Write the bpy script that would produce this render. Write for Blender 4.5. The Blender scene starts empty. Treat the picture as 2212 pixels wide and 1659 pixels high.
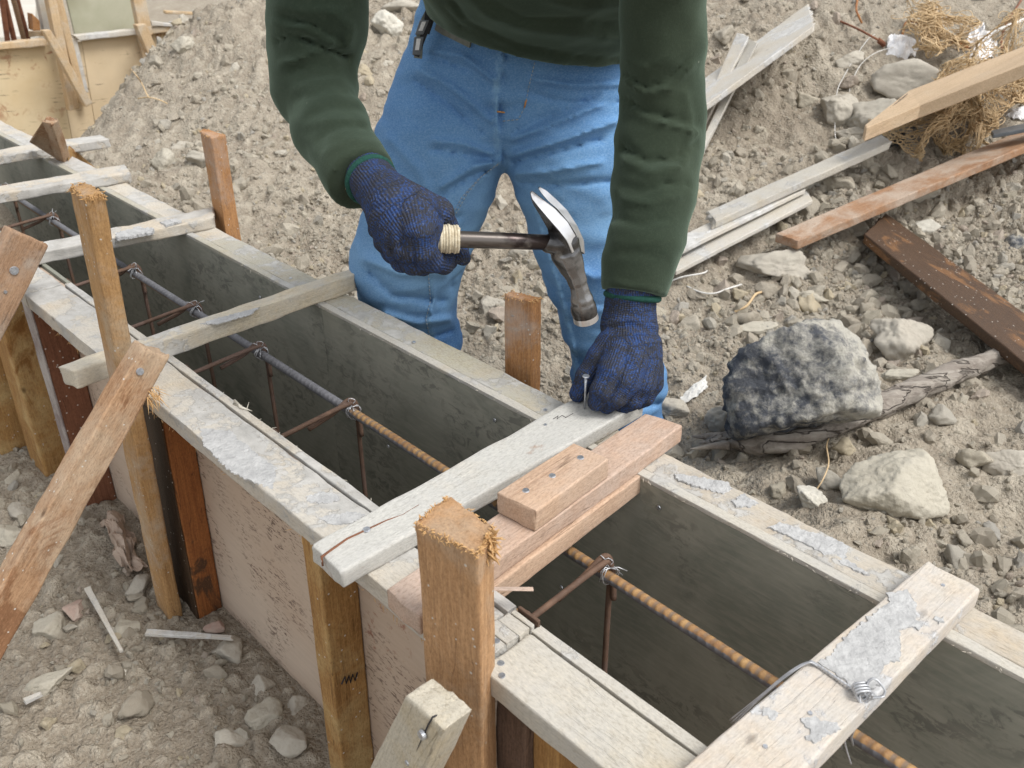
import bpy, bmesh, math, random
import numpy as np
from mathutils import Vector, Matrix, Quaternion, noise as mnoise
random.seed(7); RNG = np.random.default_rng(7)
scene = bpy.context.scene
C = scene.collection

# ------------------------------------------------------------------ camera
# World: x right, y away from the camera, z up; z = 0 is the top of the formwork rails.
FPX, CX, CY, PITCH, CAMZ = 1963.0, 1106.0, 829.5, math.radians(29.15), 0.62   # focal length in units of a 2212 px wide picture
cam = bpy.data.cameras.new('camera'); camo = bpy.data.objects.new('camera', cam); C.objects.link(camo)
cam.sensor_width = 36.0; cam.lens = 36.0*FPX/2212.0
camo.location = (0, 0, CAMZ); camo.rotation_euler = (math.radians(90)-PITCH, 0, 0)
cam.clip_start = 0.02; cam.clip_end = 600
cam.dof.use_dof = True; cam.dof.focus_distance = 1.15; cam.dof.aperture_fstop = 12.0
scene.camera = camo
# ------------------------------------------------------------------ sky, sun, exposure
W = bpy.data.worlds.new("World"); scene.world = W; W.use_nodes = True
wn = W.node_tree; wn.nodes.clear()
sky = wn.nodes.new('ShaderNodeTexSky'); sky.sky_type = 'NISHITA'; sky.sun_disc = False
SUN_EL, SUN_AZ = math.radians(58), math.radians(118)     # azimuth from +y towards +x
sky.sun_elevation = SUN_EL; sky.sun_rotation = SUN_AZ; sky.dust_density = 2.0; sky.air_density = 1.2; sky.ozone_density = 1.0
hs = wn.nodes.new('ShaderNodeHueSaturation'); hs.inputs['Saturation'].default_value = 0.12     # thin cloud cover greys the sky
bg = wn.nodes.new('ShaderNodeBackground'); bg.inputs['Strength'].default_value = 0.135
wo = wn.nodes.new('ShaderNodeOutputWorld')
wn.links.new(sky.outputs[0], hs.inputs['Color']); wn.links.new(hs.outputs[0], bg.inputs[0]); wn.links.new(bg.outputs[0], wo.inputs[0])
sl = bpy.data.lights.new('sun', 'SUN'); sl.energy = 1.45; sl.angle = math.radians(22); sl.color = (1.0, 0.965, 0.91)
so = bpy.data.objects.new('sun', sl); C.objects.link(so)
sd = Vector((math.sin(SUN_AZ)*math.cos(SUN_EL), math.cos(SUN_AZ)*math.cos(SUN_EL), math.sin(SUN_EL)))
so.rotation_euler = sd.to_track_quat('Z', 'Y').to_euler(); so.location = (0, 0, 8)
scene.view_settings.view_transform = 'Standard'; scene.view_settings.look = 'None'
scene.view_settings.exposure = 0.74; scene.view_settings.gamma = 1.0
scene.render.engine = 'CYCLES'; scene.cycles.max_bounces = 6

# ------------------------------------------------------------------ surveying helpers
# the formwork runs along U, its cross members along V
AZ = math.radians(-43.8)
UU = Vector((math.sin(AZ), math.cos(AZ), 0)); VV = Vector((math.cos(AZ), -math.sin(AZ), 0))
cp, sp = math.cos(PITCH), math.sin(PITCH)
def ray(x, y):
    a = x-CX; b = CY-y
    return Vector((a, FPX*cp+b*sp, -FPX*sp+b*cp))
def off(r, t): return Vector((r.x*t, r.y*t, r.z*t+CAMZ))
def pz(x, y, z): r = ray(x, y); return off(r, (z-CAMZ)/r.z)
def pv(x, y, v): r = ray(x, y); return off(r, v/r.dot(VV))
def pu(x, y, u): r = ray(x, y); return off(r, u/r.dot(UU))
def pY(x, y, Y): r = ray(x, y); return off(r, Y/r.y)
def F(u, v, z): return UU*u+VV*v+Vector((0, 0, z))
def uv_of(P): return P.dot(UU), P.dot(VV)
def rad(px, P):                                   # metres spanned by px picture units at P
    d = P.y*cp-(P.z-CAMZ)*sp
    return px*d/FPX
def proj(p):                                      # N x 3 -> N x 2 picture units
    d = p[:, 1]*cp-(p[:, 2]-CAMZ)*sp; up = p[:, 1]*sp+(p[:, 2]-CAMZ)*cp
    return np.stack([CX+FPX*p[:, 0]/d, CY-FPX*up/d], 1)

# ------------------------------------------------------------------ numpy noise
def _hash(ix, iy, iz, s):
    h = (ix*374761393+iy*668265263+iz*2147483647+s*1274126177) & 0xffffffff
    h = ((h ^ (h >> 13))*1274126177) & 0xffffffff
    h = ((h ^ (h >> 16))*2246822519) & 0xffffffff
    return ((h ^ (h >> 15)) & 0xffffff)/float(0xffffff)
def vnoise(p, s=0):                               # value noise, -1..1
    p = np.asarray(p, float); i = np.floor(p).astype(np.int64); f = p-i; f = f*f*(3-2*f)
    r = 0
    for dx in (0, 1):
        wx = f[:, 0] if dx else 1-f[:, 0]
        for dy in (0, 1):
            wy = f[:, 1] if dy else 1-f[:, 1]
            for dz in (0, 1):
                wz = f[:, 2] if dz else 1-f[:, 2]
                r = r+wx*wy*wz*_hash(i[:, 0]+dx, i[:, 1]+dy, i[:, 2]+dz, s)
    return r*2-1
def fbm(p, o=4, s=0, g=0.5):
    r = 0; a = 1; t = 0
    for k in range(o):
        r = r+a*vnoise(p*(2.03**k)+17.3*k, s+k); t += a; a *= g
    return r/t

# ------------------------------------------------------------------ object helpers
def mesh_np(name, V, Q, mat=None, smooth=False):
    me = bpy.data.meshes.new(name); V = np.asarray(V, np.float32); Q = np.asarray(Q, np.int32); k = Q.shape[1]
    me.vertices.add(len(V)); me.vertices.foreach_set('co', V.ravel())
    me.loops.add(Q.size); me.loops.foreach_set('vertex_index', Q.ravel())
    me.polygons.add(len(Q)); me.polygons.foreach_set('loop_start', np.arange(0, Q.size, k, dtype=np.int32))
    me.update(calc_edges=True); me.validate()
    if smooth: me.polygons.foreach_set('use_smooth', np.ones(len(me.polygons), bool))
    for m in (mat if isinstance(mat, (list, tuple)) else [mat]):
        if m: me.materials.append(m)
    return me
def link(name, me, parent=None, M=None):
    o = bpy.data.objects.new(name, me); C.objects.link(o)
    if M is not None: o.matrix_world = M
    if parent: o.parent = parent; o.matrix_parent_inverse = parent.matrix_world.inverted()
    return o
def tag(o, label=None, cat=None, group=None, kind=None):
    if label: o['label'] = label
    if cat: o['category'] = cat
    if group: o['group'] = group
    if kind: o['kind'] = kind
    return o
def empty(name, loc, label, cat, group=None):
    o = bpy.data.objects.new(name, None); C.objects.link(o); o.empty_display_size = 0.05
    o.matrix_world = Matrix.Translation(loc); return tag(o, label, cat, group)
def frame(X, Z, O):
    X = X.normalized(); Y = Z.cross(X).normalized(); Z = X.cross(Y)
    M = Matrix((X, Y, Z)).transposed().to_4x4(); M.translation = O; return M

def hexmesh(name, A, B, mat, seed=0, r=0.0025, res=0.012, rough=0.0012, endrough=0.003, bow=0.0, parent=None, wane=0.0, label=None):
    """Sawn board. A = 4 corners of one end, B = 4 matching corners of the other
    (order: top-left, top-right, bottom-right, bottom-left). Rounded, slightly ragged edges."""
    A = [Vector(a) for a in A]; B = [Vector(b) for b in B]
    cA = sum(A, Vector())/4; cB = sum(B, Vector())/4; L = (cB-cA).length
    Zt = ((A[0]+A[1])-(A[2]+A[3])+(B[0]+B[1])-(B[2]+B[3])); M = frame(cB-cA, Zt, (cA+cB)/2)
    w = ((A[1]-A[0]).length+(B[1]-B[0]).length)/2; h = ((A[3]-A[0]).length+(B[3]-B[0]).length)/2
    r = min(r, w*0.3, h*0.3)
    def ticks(D, n):
        e = [0, r*0.35/D, r*0.9/D]
        m = np.linspace(r*1.6/D, 1-r*1.6/D, max(2, n))
        return np.concatenate([e, m, [1-k for k in e[::-1]]])
    ts = [ticks(L, min(220, int(L/res)+1)), ticks(w, int(w/res)+1), ticks(h, int(h/res)+1)]
    verts = []; quads = []; key = {}
    n = [len(t) for t in ts]
    def vid(i, j, k):
        q = (i, j, k)
        if q not in key: key[q] = len(verts); verts.append((ts[0][i], ts[1][j], ts[2][k]))
        return key[q]
    for ax in range(3):
        a1, a2 = (ax+1) % 3, (ax+2) % 3
        for side in (0, n[ax]-1):
            for i in range(n[a1]-1):
                for j in range(n[a2]-1):
                    q = []
                    for di, dj in ((0, 0), (1, 0), (1, 1), (0, 1)):
                        c = [0, 0, 0]; c[ax] = side; c[a1] = i+di; c[a2] = j+dj; q.append(vid(*c))
                    quads.append(q if side else q[::-1])
    P = np.array(verts); D = np.array([L, w, h]); X = (P-0.5)*D
    base = X+seed*3.7
    rr = r*(1+0.7*fbm(base*np.array([14, 60, 60]), 2, seed))
    rr = np.clip(rr+wane*np.clip(fbm(base*np.array([4, 9, 9]), 2, seed+5), 0, 1), 0.0004, min(w, h)*0.4)[:, None]
    Q = np.clip(X, -D/2+rr, D/2-rr); nn = X-Q; ln = np.linalg.norm(nn, axis=1, keepdims=True)
    X2 = np.where(ln > 1e-9, Q+nn/np.maximum(ln, 1e-9)*np.minimum(ln, rr), X)
    nrm = nn/np.maximum(ln, 1e-9)
    X2 += nrm*(fbm(base*np.array([25, 70, 70]), 3, seed+9)[:, None]*rough)
    endm = (np.abs(P[:, 0]-0.5) > 0.4999)
    X2[endm, 0] += fbm(base[endm]*150, 2, seed+3)*endrough
    s = X2/D+0.5
    def bil(K):
        K = [np.array(M.inverted() @ k) for k in K]; t = s[:, 1:2]; z = 1-s[:, 2:3]
        return (K[0]*(1-t)+K[1]*t)*(1-z)+(K[3]*(1-t)+K[2]*t)*z
    # s[:,1]=0 lies on the local -Y side; order the corners accordingly
    Mi = M.inverted()
    if (Mi @ A[0]).y > (Mi @ A[1]).y: A = [A[1], A[0], A[3], A[2]]; B = [B[1], B[0], B[3], B[2]]
    out = bil(A)*(1-s[:, 0:1])+bil(B)*s[:, 0:1]
    out[:, 2] += bow*(1-(2*s[:, 0]-1)**2)
    me = mesh_np(name, out, quads, mat, smooth=True)
    o = link(name, me, parent, M)
    if label: o['label'] = label
    return o
def box_uvz(name, u0, u1, v0, v1, z0, z1, mat, **k):          # board along U
    A = [F(u0, v0, z1), F(u0, v1, z1), F(u0, v1, z0), F(u0, v0, z0)]; B = [F(u1, v0, z1), F(u1, v1, z1), F(u1, v1, z0), F(u1, v0, z0)]
    return hexmesh(name, A, B, mat, **k)
def plank_px(name, px, z, th, mat, z2=None, **k):
    """px: picture corners of the board's top face: end A (left, right), end B (right, left); z height of end A, z2 of end B"""
    z2 = z if z2 is None else z2
    a0, a1 = pz(*px[0], z), pz(*px[1], z); b1, b0 = pz(*px[2], z2), pz(*px[3], z2)
    d = Vector((0, 0, -th))
    return hexmesh(name, [a0, a1, a1+d, a0+d], [b0, b1, b1+d, b0+d], mat, **k)
def stake_px(name, px, ztop, zbot, mat, lean=(0, 0), **k):
    """px: picture corners of the top face in order round"""
    T = [pz(*p, ztop) for p in px]; d = UU*lean[0]+VV*lean[1]+Vector((0, 0, zbot-ztop))
    return hexmesh(name, T, [t+d for t in T], mat, **k)

def tube_mesh(name, pts, rs, mat, seg=10, cap=True, flat=None):
    pts = [Vector(p) for p in pts]; n = len(pts)
    if not hasattr(rs, '__len__'): rs = [rs]*n
    V = []; Q = []
    t0 = (pts[1]-pts[0]).normalized(); up = Vector((0, 0, 1)) if abs(t0.z) < 0.9 else Vector((1, 0, 0))
    X = t0.cross(up).normalized()
    for i in range(n):
        t = (pts[min(i+1, n-1)]-pts[max(i-1, 0)]).normalized()
        X = (X-t*X.dot(t)).normalized(); Y = t.cross(X)
        for s in range(seg):
            a = 2*math.pi*s/seg; V.append(pts[i]+(X*math.cos(a)+Y*math.sin(a))*rs[i])
    for i in range(n-1):
        for s in range(seg):
            a = i*seg+s; b = i*seg+(s+1) % seg; Q.append((a, b, b+seg, a+seg))
    if cap:
        for e, base in ((0, 0), (1, (n-1)*seg)):
            c = len(V); V.append(pts[0] if e == 0 else pts[-1])
            for s in range(seg):
                a = base+s; b = base+(s+1) % seg
                Q.append((c, b, a, a) if e == 0 else (c, a, b, b))
    V = np.array([tuple(v) for v in V])
    tri = [q[:3] for q in Q if q[2] == q[3]]; quad = [q for q in Q if q[2] != q[3]]
    me = bpy.data.meshes.new(name); me.from_pydata([tuple(v) for v in V], [], quad+[tuple(t) for t in tri])
    me.polygons.foreach_set('use_smooth', np.ones(len(me.polygons), bool))
    if mat: me.materials.append(mat)
    return me
def spline(pts, n=8):                                       # Catmull-Rom through the points
    pts = [Vector(p) for p in pts]; out = []
    P = [pts[0]*2-pts[1]]+pts+[pts[-1]*2-pts[-2]]
    for i in range(1, len(P)-2):
        for k in range(n):
            t = k/n; a, b, c, d = P[i-1], P[i], P[i+1], P[i+2]
            out.append(0.5*((2*b)+(c-a)*t+(2*a-5*b+4*c-d)*t*t+(3*b-3*c+d-a)*t**3))
    out.append(pts[-1]); return out
def join_meshes(name, mes, mat):
    bm = bmesh.new()
    for m in mes: bm.from_mesh(m)
    me = bpy.data.meshes.new(name); bm.to_mesh(me); bm.free()
    for m in (mat if isinstance(mat, (list, tuple)) else [mat]): me.materials.append(m)
    for m in mes: bpy.data.meshes.remove(m)
    me.polygons.foreach_set('use_smooth', np.ones(len(me.polygons), bool)); return me
def rounder(name, mesh, M, parent=None): return link(name, mesh, parent, M)
# ------------------------------------------------------------------ materials
class NT:
    def __init__(s, name):
        s.m = bpy.data.materials.new(name); s.m.use_nodes = True; s.t = s.m.node_tree; s.t.nodes.clear()
        s.out = s.n('ShaderNodeOutputMaterial'); s.b = s.n('ShaderNodeBsdfPrincipled'); s.l(s.b.outputs[0], s.out.inputs[0])
    def n(s, t, **k):
        x = s.t.nodes.new(t)
        for a, b in k.items(): setattr(x, a, b)
        return x
    def l(s, a, b): s.t.links.new(a, b)
    def coord(s, kind='Object', scale=(1, 1, 1), rot=(0, 0, 0), rnd=True, src=None):
        tc = s.n('ShaderNodeTexCoord'); mp = s.n('ShaderNodeMapping')
        s.l(src if src is not None else tc.outputs[kind], mp.inputs[0]); mp.inputs['Scale'].default_value = scale; mp.inputs['Rotation'].default_value = rot
        if rnd:
            oi = s.n('ShaderNodeObjectInfo'); mu = s.n('ShaderNodeVectorMath', operation='SCALE'); mu.inputs[0].default_value = (37, 91, 53)
            s.l(oi.outputs['Random'], mu.inputs['Scale']); s.l(mu.outputs[0], mp.inputs['Location'])
        return mp.outputs[0]
    def noise(s, co, scale=5, detail=4, rough=0.55, dist=0.0, out='Fac'):
        x = s.n('ShaderNodeTexNoise'); x.inputs['Scale'].default_value = scale; x.inputs['Detail'].default_value = detail
        x.inputs['Roughness'].default_value = rough; x.inputs['Distortion'].default_value = dist; s.l(co, x.inputs['Vector']); return x.outputs[out]
    def ramp(s, f, a, b, lo=0.0, hi=1.0):
        x = s.n('ShaderNodeMapRange'); x.clamp = True; s.l(f, x.inputs[0])
        for i, v in zip((1, 2, 3, 4), (a, b, lo, hi)): x.inputs[i].default_value = v
        return x.outputs[0]
    def math(s, op, a, b=None):
        x = s.n('ShaderNodeMath', operation=op)
        for i, v in ((0, a), (1, b)):
            if v is None: continue
            if isinstance(v, (int, float)): x.inputs[i].default_value = v
            else: s.l(v, x.inputs[i])
        return x.outputs[0]
    def mix(s, f, a, b, mode='MIX'):
        x = s.n('ShaderNodeMix', data_type='RGBA', blend_type=mode)
        for i, v in ((0, f), (6, a), (7, b)):
            if isinstance(v, (int, float)): x.inputs[i].default_value = v
            elif isinstance(v, tuple): x.inputs[i].default_value = v+(1,) if len(v) == 3 else v
            else: s.l(v, x.inputs[i])
        return x.outputs[2]
    def bump(s, h, strength=0.4, dist=0.002, prev=None):
        x = s.n('ShaderNodeBump'); x.inputs['Strength'].default_value = strength; x.inputs['Distance'].default_value = dist
        s.l(h, x.inputs['Height'])
        if prev is not None: s.l(prev, x.inputs['Normal'])
        return x.outputs[0]
    def done(s, col, normal=None, rough=0.85, metal=0.0, spec=0.3):
        if isinstance(col, tuple): s.b.inputs['Base Color'].default_value = col+(1,)
        else: s.l(col, s.b.inputs['Base Color'])
        if isinstance(rough, float): s.b.inputs['Roughness'].default_value = rough
        else: s.l(rough, s.b.inputs['Roughness'])
        if isinstance(metal, float): s.b.inputs['Metallic'].default_value = metal
        else: s.l(metal, s.b.inputs['Metallic'])
        s.b.inputs['Specular IOR Level'].default_value = spec
        if normal is not None: s.l(normal, s.b.inputs['Normal'])
        return s.m

CEM = (0.445, 0.44, 0.425)
def wood(name, light, dark, grey=0.0, greyc=(0.45, 0.42, 0.37), cement=0.0, cemc=CEM, stain=0.0, stainc=(0.05, 0.03, 0.02), spots=0.25, grain=1.0, rough=0.88, speck=0.0):
    s = NT(name); co = s.coord()
    g1 = s.noise(s.coord(scale=(2.2, 40, 40)), 6, 6, 0.65, 0.6)
    g2 = s.noise(s.coord(scale=(6, 170, 170)), 4, 4, 0.6, 0.3)
    big = s.noise(s.coord(scale=(1, 3.5, 3.5)), 5, 3, 0.5, 0.8)
    f = s.ramp(g1, 0.36, 0.64)
    col = s.mix(f, dark, light)
    col = s.mix(s.ramp(g2, 0.36, 0.66, 0.0, 0.42*grain), col, tuple(c*0.55 for c in dark))
    col = s.mix(s.ramp(big, 0.35, 0.7, 0.0, 0.5), col, tuple(min(1, c*1.15) for c in light))
    # cracks along the grain
    cr = s.noise(s.coord(scale=(1.2, 26, 26)), 3, 2, 0.4, 0.25)
    cr = s.math('ABSOLUTE', s.math('SUBTRACT', cr, 0.52)); crm = s.ramp(cr, 0.0, 0.008, 0.75, 0.0)
    pres = s.ramp(s.noise(co, 9, 2), 0.50, 0.62)
    crm = s.math('MULTIPLY', crm, pres)
    col = s.mix(crm, col, tuple(c*0.28 for c in dark))
    if grey:
        gm = s.noise(co, 11, 5, 0.65, 0.4); col = s.mix(s.ramp(gm, 0.60-0.35*grey, 0.78-0.35*grey, 0.0, 0.9), col, greyc)
        fib = s.noise(s.coord(scale=(8, 110, 110)), 5, 4, 0.7)
        col = s.mix(s.ramp(fib, 0.52, 0.70, 0.0, 0.35), col, tuple(c*0.55 for c in greyc))
    if stain:
        sm = s.noise(s.coord(scale=(1, 2.2, 2.2)), 6, 5, 0.6, 1.2); col = s.mix(s.ramp(sm, 0.66-0.3*stain, 0.72-0.3*stain, 0.0, 0.85), col, stainc)
    # knots and nail holes
    vo = s.n('ShaderNodeTexVoronoi'); vo.inputs['Scale'].default_value = 1.0; s.l(s.coord(scale=(13, 24, 24)), vo.inputs['Vector'])
    ck = s.ramp(s.n('ShaderNodeSeparateColor').outputs[0], 0, 1) if False else None
    sc = s.n('ShaderNodeSeparateColor'); s.l(vo.outputs['Color'], sc.inputs[0])
    km = s.math('MULTIPLY', s.ramp(vo.outputs['Distance'], 0.04, 0.13, 1.0, 0.0), s.math('GREATER_THAN', sc.outputs[0], 1.0-spots))
    col = s.mix(s.math('MULTIPLY', km, 0.85), col, tuple(c*0.25 for c in dark))
    fz = s.noise(s.coord(scale=(0.45, 1, 1)), 420, 4, 0.75); col = s.mix(s.ramp(fz, 0.36, 0.5, 0.45, 0.0), col, tuple(c*0.62 for c in dark)); col = s.mix(s.ramp(fz, 0.54, 0.70, 0.0, 0.4), col, tuple(min(0.8, c*1.3) for c in light))
    h = s.math('ADD', s.math('ADD', s.math('MULTIPLY', g2, 0.5), s.math('MULTIPLY', g1, 0.7)), s.math('MULTIPLY', fz, 0.6)); h = s.math('SUBTRACT', h, s.math('MULTIPLY', s.math('ADD', crm, km), 1.2))
    nrm = s.bump(h, 0.55, 0.0016)
    if speck:
        sk = s.n('ShaderNodeTexVoronoi'); sk.inputs['Scale'].default_value = 240; s.l(co, sk.inputs['Vector'])
        sc2 = s.n('ShaderNodeSeparateColor'); s.l(sk.outputs['Color'], sc2.inputs[0])
        m = s.math('MULTIPLY', s.math('GREATER_THAN', sc2.outputs[1], 1-speck), s.ramp(sk.outputs['Distance'], 0.25, 0.4, 1.0, 0.0))
        col = s.mix(m, col, (0.55, 0.52, 0.47))
    if cement:
        c1 = s.noise(co, 8, 9, 0.62, 0.15); c2 = s.noise(co, 90, 5, 0.6)
        cm = s.math('ADD', c1, s.math('MULTIPLY', s.math('SUBTRACT', c2, 0.2), 0.22))
        lo = 0.80-0.42*cement
        m = s.ramp(cm, lo, lo+0.03)
        film = s.ramp(cm, lo-0.2, lo+0.02, 0.0, 0.5)
        cc = s.mix(s.ramp(s.noise(co, 45, 5, 0.6), 0.3, 0.7), tuple(c*0.72 for c in cemc), tuple(min(1, c*1.2) for c in cemc))
        col = s.mix(film, col, tuple(c*1.0 for c in cemc)); col = s.mix(s.math('MULTIPLY', m, 0.72), col, cc)
        hh = s.math('MULTIPLY', m, s.math('ADD', 0.8, s.math('MULTIPLY', s.noise(co, 120, 6, 0.7), 0.8)))
        nrm = s.bump(hh, 0.6, 0.0016, nrm)
    return s.done(col, nrm, rough)

M = {}
M['stake_orange'] = wood('weathered orange timber', (0.50, 0.305, 0.14), (0.33, 0.18, 0.07), grey=0.25, greyc=(0.46, 0.36, 0.25), cement=0.10, spots=0.12, speck=0.02)
M['stake_tan'] = wood('tan sawn timber', (0.50, 0.30, 0.155), (0.31, 0.165, 0.075), grey=0.35, greyc=(0.42, 0.30, 0.20), spots=0.10, speck=0.015)
M['stake_far'] = wood('orange brown sawn timber', (0.50, 0.26, 0.11), (0.32, 0.15, 0.06), grey=0.10, cement=0.08, spots=0.1, speck=0.02)
M['brace_brown'] = wood('brown waney timber', (0.44, 0.275, 0.16), (0.25, 0.13, 0.065), grey=0.5, greyc=(0.44, 0.33, 0.23), spots=0.25, stain=0.34, stainc=(0.22, 0.105, 0.05), speck=0.03)
M['block_brown'] = wood('dull brown timber', (0.42, 0.27, 0.17), (0.26, 0.15, 0.085), grey=0.5, greyc=(0.38, 0.31, 0.25), spots=0.15)
M['brace_pale'] = wood('pale grey timber', (0.56, 0.49, 0.36), (0.42, 0.34, 0.22), grey=0.75, greyc=(0.50, 0.465, 0.39), spots=0.22, stain=0.12, stainc=(0.22, 0.12, 0.06))
M['rail'] = wood('cement stained rail timber', (0.58, 0.49, 0.36), (0.40, 0.31, 0.20), grey=0.75, greyc=(0.55, 0.51, 0.44), cement=0.55, spots=0.15)
M['rail_front'] = wood('beige cement crusted rail timber', (0.53, 0.43, 0.30), (0.36, 0.27, 0.17), grey=0.7, greyc=(0.49, 0.44, 0.36), cement=0.50, spots=0.1)
M['rail_far'] = wood('mossy cement stained timber', (0.50, 0.43, 0.30), (0.30, 0.24, 0.15), grey=0.8, greyc=(0.40, 0.375, 0.29), cement=0.50, spots=0.1)
M['rail_b'] = wood('pale rail timber', (0.55, 0.49, 0.385), (0.42, 0.355, 0.255), grey=0.9, greyc=(0.50, 0.475, 0.42), cement=0.32, spots=0.1)
M['spreader'] = wood('pale yellow timber with cement crust', (0.64, 0.55, 0.40), (0.48, 0.385, 0.25), grey=0.45, greyc=(0.57, 0.52, 0.42), cement=0.36, spots=0.12)
M['spreader_crust'] = wood('timber thick with cement', (0.60, 0.50, 0.36), (0.44, 0.34, 0.22), grey=0.6, greyc=(0.56, 0.51, 0.43), cement=0.62, spots=0.05)
M['held'] = wood('white grey sawn timber', (0.56, 0.53, 0.47), (0.44, 0.41, 0.36), grey=0.9, greyc=(0.52, 0.515, 0.485), cement=0.20, spots=0.10, grain=0.6, stain=0.05, stainc=(0.30, 0.17, 0.10))
M['fresh_pink'] = wood('fresh pinkish sawn timber', (0.52, 0.375, 0.285), (0.40, 0.27, 0.195), grey=0.55, greyc=(0.49, 0.385, 0.32), spots=0.03, grain=0.6)
M['fresh_orange'] = wood('fresh orange pink sawn timber', (0.54, 0.385, 0.275), (0.42, 0.275, 0.185), grey=0.45, greyc=(0.50, 0.37, 0.28), spots=0.03, grain=0.6)
M['bigcross'] = wood('pale beige timber with cement patches', (0.60, 0.50, 0.39), (0.50, 0.395, 0.29), grey=0.6, greyc=(0.555, 0.50, 0.42), cement=0.42, cemc=(0.50, 0.51, 0.525), spots=0.16, grain=0.6)
M['wet_beam'] = wood('dark wet timber with orange grain', (0.21, 0.105, 0.045), (0.11, 0.055, 0.025), stain=0.85, stainc=(0.048, 0.031, 0.021), spots=0.1, speck=0.03, rough=0.6)
M['wet'] = wood('dark wet timber', (0.075, 0.045, 0.026), (0.035, 0.021, 0.012), spots=0.1, speck=0.02, rough=0.6, grain=1.0)
M['wet_orange'] = wood('damp orange timber', (0.34, 0.13, 0.04), (0.20, 0.065, 0.02), stain=0.45, stainc=(0.045, 0.03, 0.02), spots=0.08, rough=0.7)
M['redbrown'] = wood('red brown stud timber', (0.235, 0.10, 0.055), (0.145, 0.06, 0.033), spots=0.1, speck=0.03, rough=0.75)
M['purple'] = wood('grey purple weathered timber', (0.34, 0.29, 0.28), (0.20, 0.16, 0.15), grey=0.5, greyc=(0.45, 0.42, 0.40), spots=0.1)
M['amber'] = wood('amber stud timber', (0.44, 0.255, 0.095), (0.27, 0.135, 0.045), grey=0.3, greyc=(0.50, 0.36, 0.17), stain=0.25, stainc=(0.20, 0.085, 0.02), spots=0.2, speck=0.02)
M['dark_ply'] = wood('dark split timber', (0.16, 0.10, 0.07), (0.08, 0.05, 0.035), spots=0.3, grey=0.3, greyc=(0.22, 0.16, 0.13))
M['white_plank'] = wood('whitewashed plank', (0.57, 0.51, 0.41), (0.47, 0.40, 0.30), grey=0.8, greyc=(0.55, 0.51, 0.44), cement=0.5, cemc=(0.57, 0.57, 0.56), spots=0.05, grain=0.5)
M['grey_plank'] = wood('grey driftwood plank', (0.50, 0.44, 0.34), (0.38, 0.32, 0.23), grey=0.9, greyc=(0.48, 0.455, 0.40), cement=0.42, spots=0.08, grain=0.6)
M['lone_brown'] = wood('reddish brown batten timber', (0.40, 0.235, 0.135), (0.29, 0.155, 0.085), grey=0.6, greyc=(0.47, 0.385, 0.31), spots=0.08)
M['new_pale'] = wood('clean pale new timber', (0.57, 0.43, 0.29), (0.49, 0.355, 0.225), spots=0.02, grain=0.5, grey=0.2, greyc=(0.55, 0.43, 0.30))
M['far_cream'] = wood('cream far timber', (0.60, 0.45, 0.28), (0.47, 0.32, 0.18), grey=0.35, greyc=(0.55, 0.48, 0.38), spots=0.04, grain=0.5)

def ply_inner():
    s = NT('dark cement filmed plywood'); co = s.coord(rnd=True)
    a = s.noise(co, 5, 6, 0.6, 0.8); b = s.noise(s.coord(scale=(1, 1.8, 1.8)), 38, 7, 0.72, 0.9); c = s.noise(s.coord(scale=(1.0, 1, 7)), 30, 5, 0.6, 0.5)
    col = s.mix(s.ramp(a, 0.35, 0.65), (0.19, 0.20, 0.165), (0.31, 0.305, 0.255))
    col = s.mix(s.ramp(c, 0.42, 0.68, 0, 0.35), col, (0.38, 0.36, 0.30))
    m = s.math('MULTIPLY', s.ramp(b, 0.50, 0.57), s.ramp(s.noise(co, 7, 3), 0.42, 0.58))
    col = s.mix(s.math('MULTIPLY', m, 0.55), col, (0.085, 0.085, 0.078))
    m2 = s.math('MULTIPLY', s.ramp(b, 0.44, 0.36), s.ramp(s.noise(co, 6, 4, 0.5, 0.5), 0.5, 0.62)); col = s.mix(s.math('MULTIPLY', m2, 0.55), col, (0.30, 0.29, 0.255))
    return s.done(col, s.bump(b, 0.3, 0.001), 0.72, 0.0, 0.35)
M['ply_in'] = ply_inner()
def ply_outer(name, base, alt, red, dens, rot=0.5, ra=0.0):
    s = NT(name); co = s.coord()
    a = s.noise(co, 4, 5, 0.55, 0.3); col = s.mix(s.ramp(a, 0.35, 0.65), base, alt)
    gr = s.noise(s.coord(scale=(1, 1, 14)), 9, 5, 0.6, 0.2); col = s.mix(s.ramp(gr, 0.4, 0.7, 0.0, 0.25), col, tuple(c*0.7 for c in base))
    d = s.noise(s.coord(scale=(14, 1, 42), rot=(0, rot, 0)), 6, 4, 0.65, 0.4)
    m = s.math('MULTIPLY', s.ramp(d, 0.615-dens*0.1, 0.66-dens*0.1), s.ramp(s.noise(co, 6.5, 3, 0.6, 0.6), 0.46, 0.60))
    col = s.mix(s.math('MULTIPLY', m, 0.8), col, (0.11, 0.07, 0.055))
    r = s.math('MULTIPLY', s.ramp(s.noise(co, 34 if not ra else 16, 6, 0.7, 0.6), 0.56-ra*0.5, 0.62-ra*0.5), s.ramp(s.noise(co, 5, 3, 0.5, 0.4), 0.55-ra, 0.66-ra))
    col = s.mix(s.math('MULTIPLY', r, 0.75), col, red)
    return s.done(col, s.bump(s.noise(co, 70, 4), 0.15, 0.001), 0.8)
M['ply_out'] = ply_outer('bare outer plywood', (0.50, 0.385, 0.295), (0.56, 0.46, 0.37), (0.27, 0.10, 0.06), 0.72)
M['ply_cream'] = ply_outer('cream plywood', (0.60, 0.47, 0.285), (0.66, 0.55, 0.37), (0.30, 0.11, 0.05), 0.2, 0.1, ra=0.06)
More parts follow.
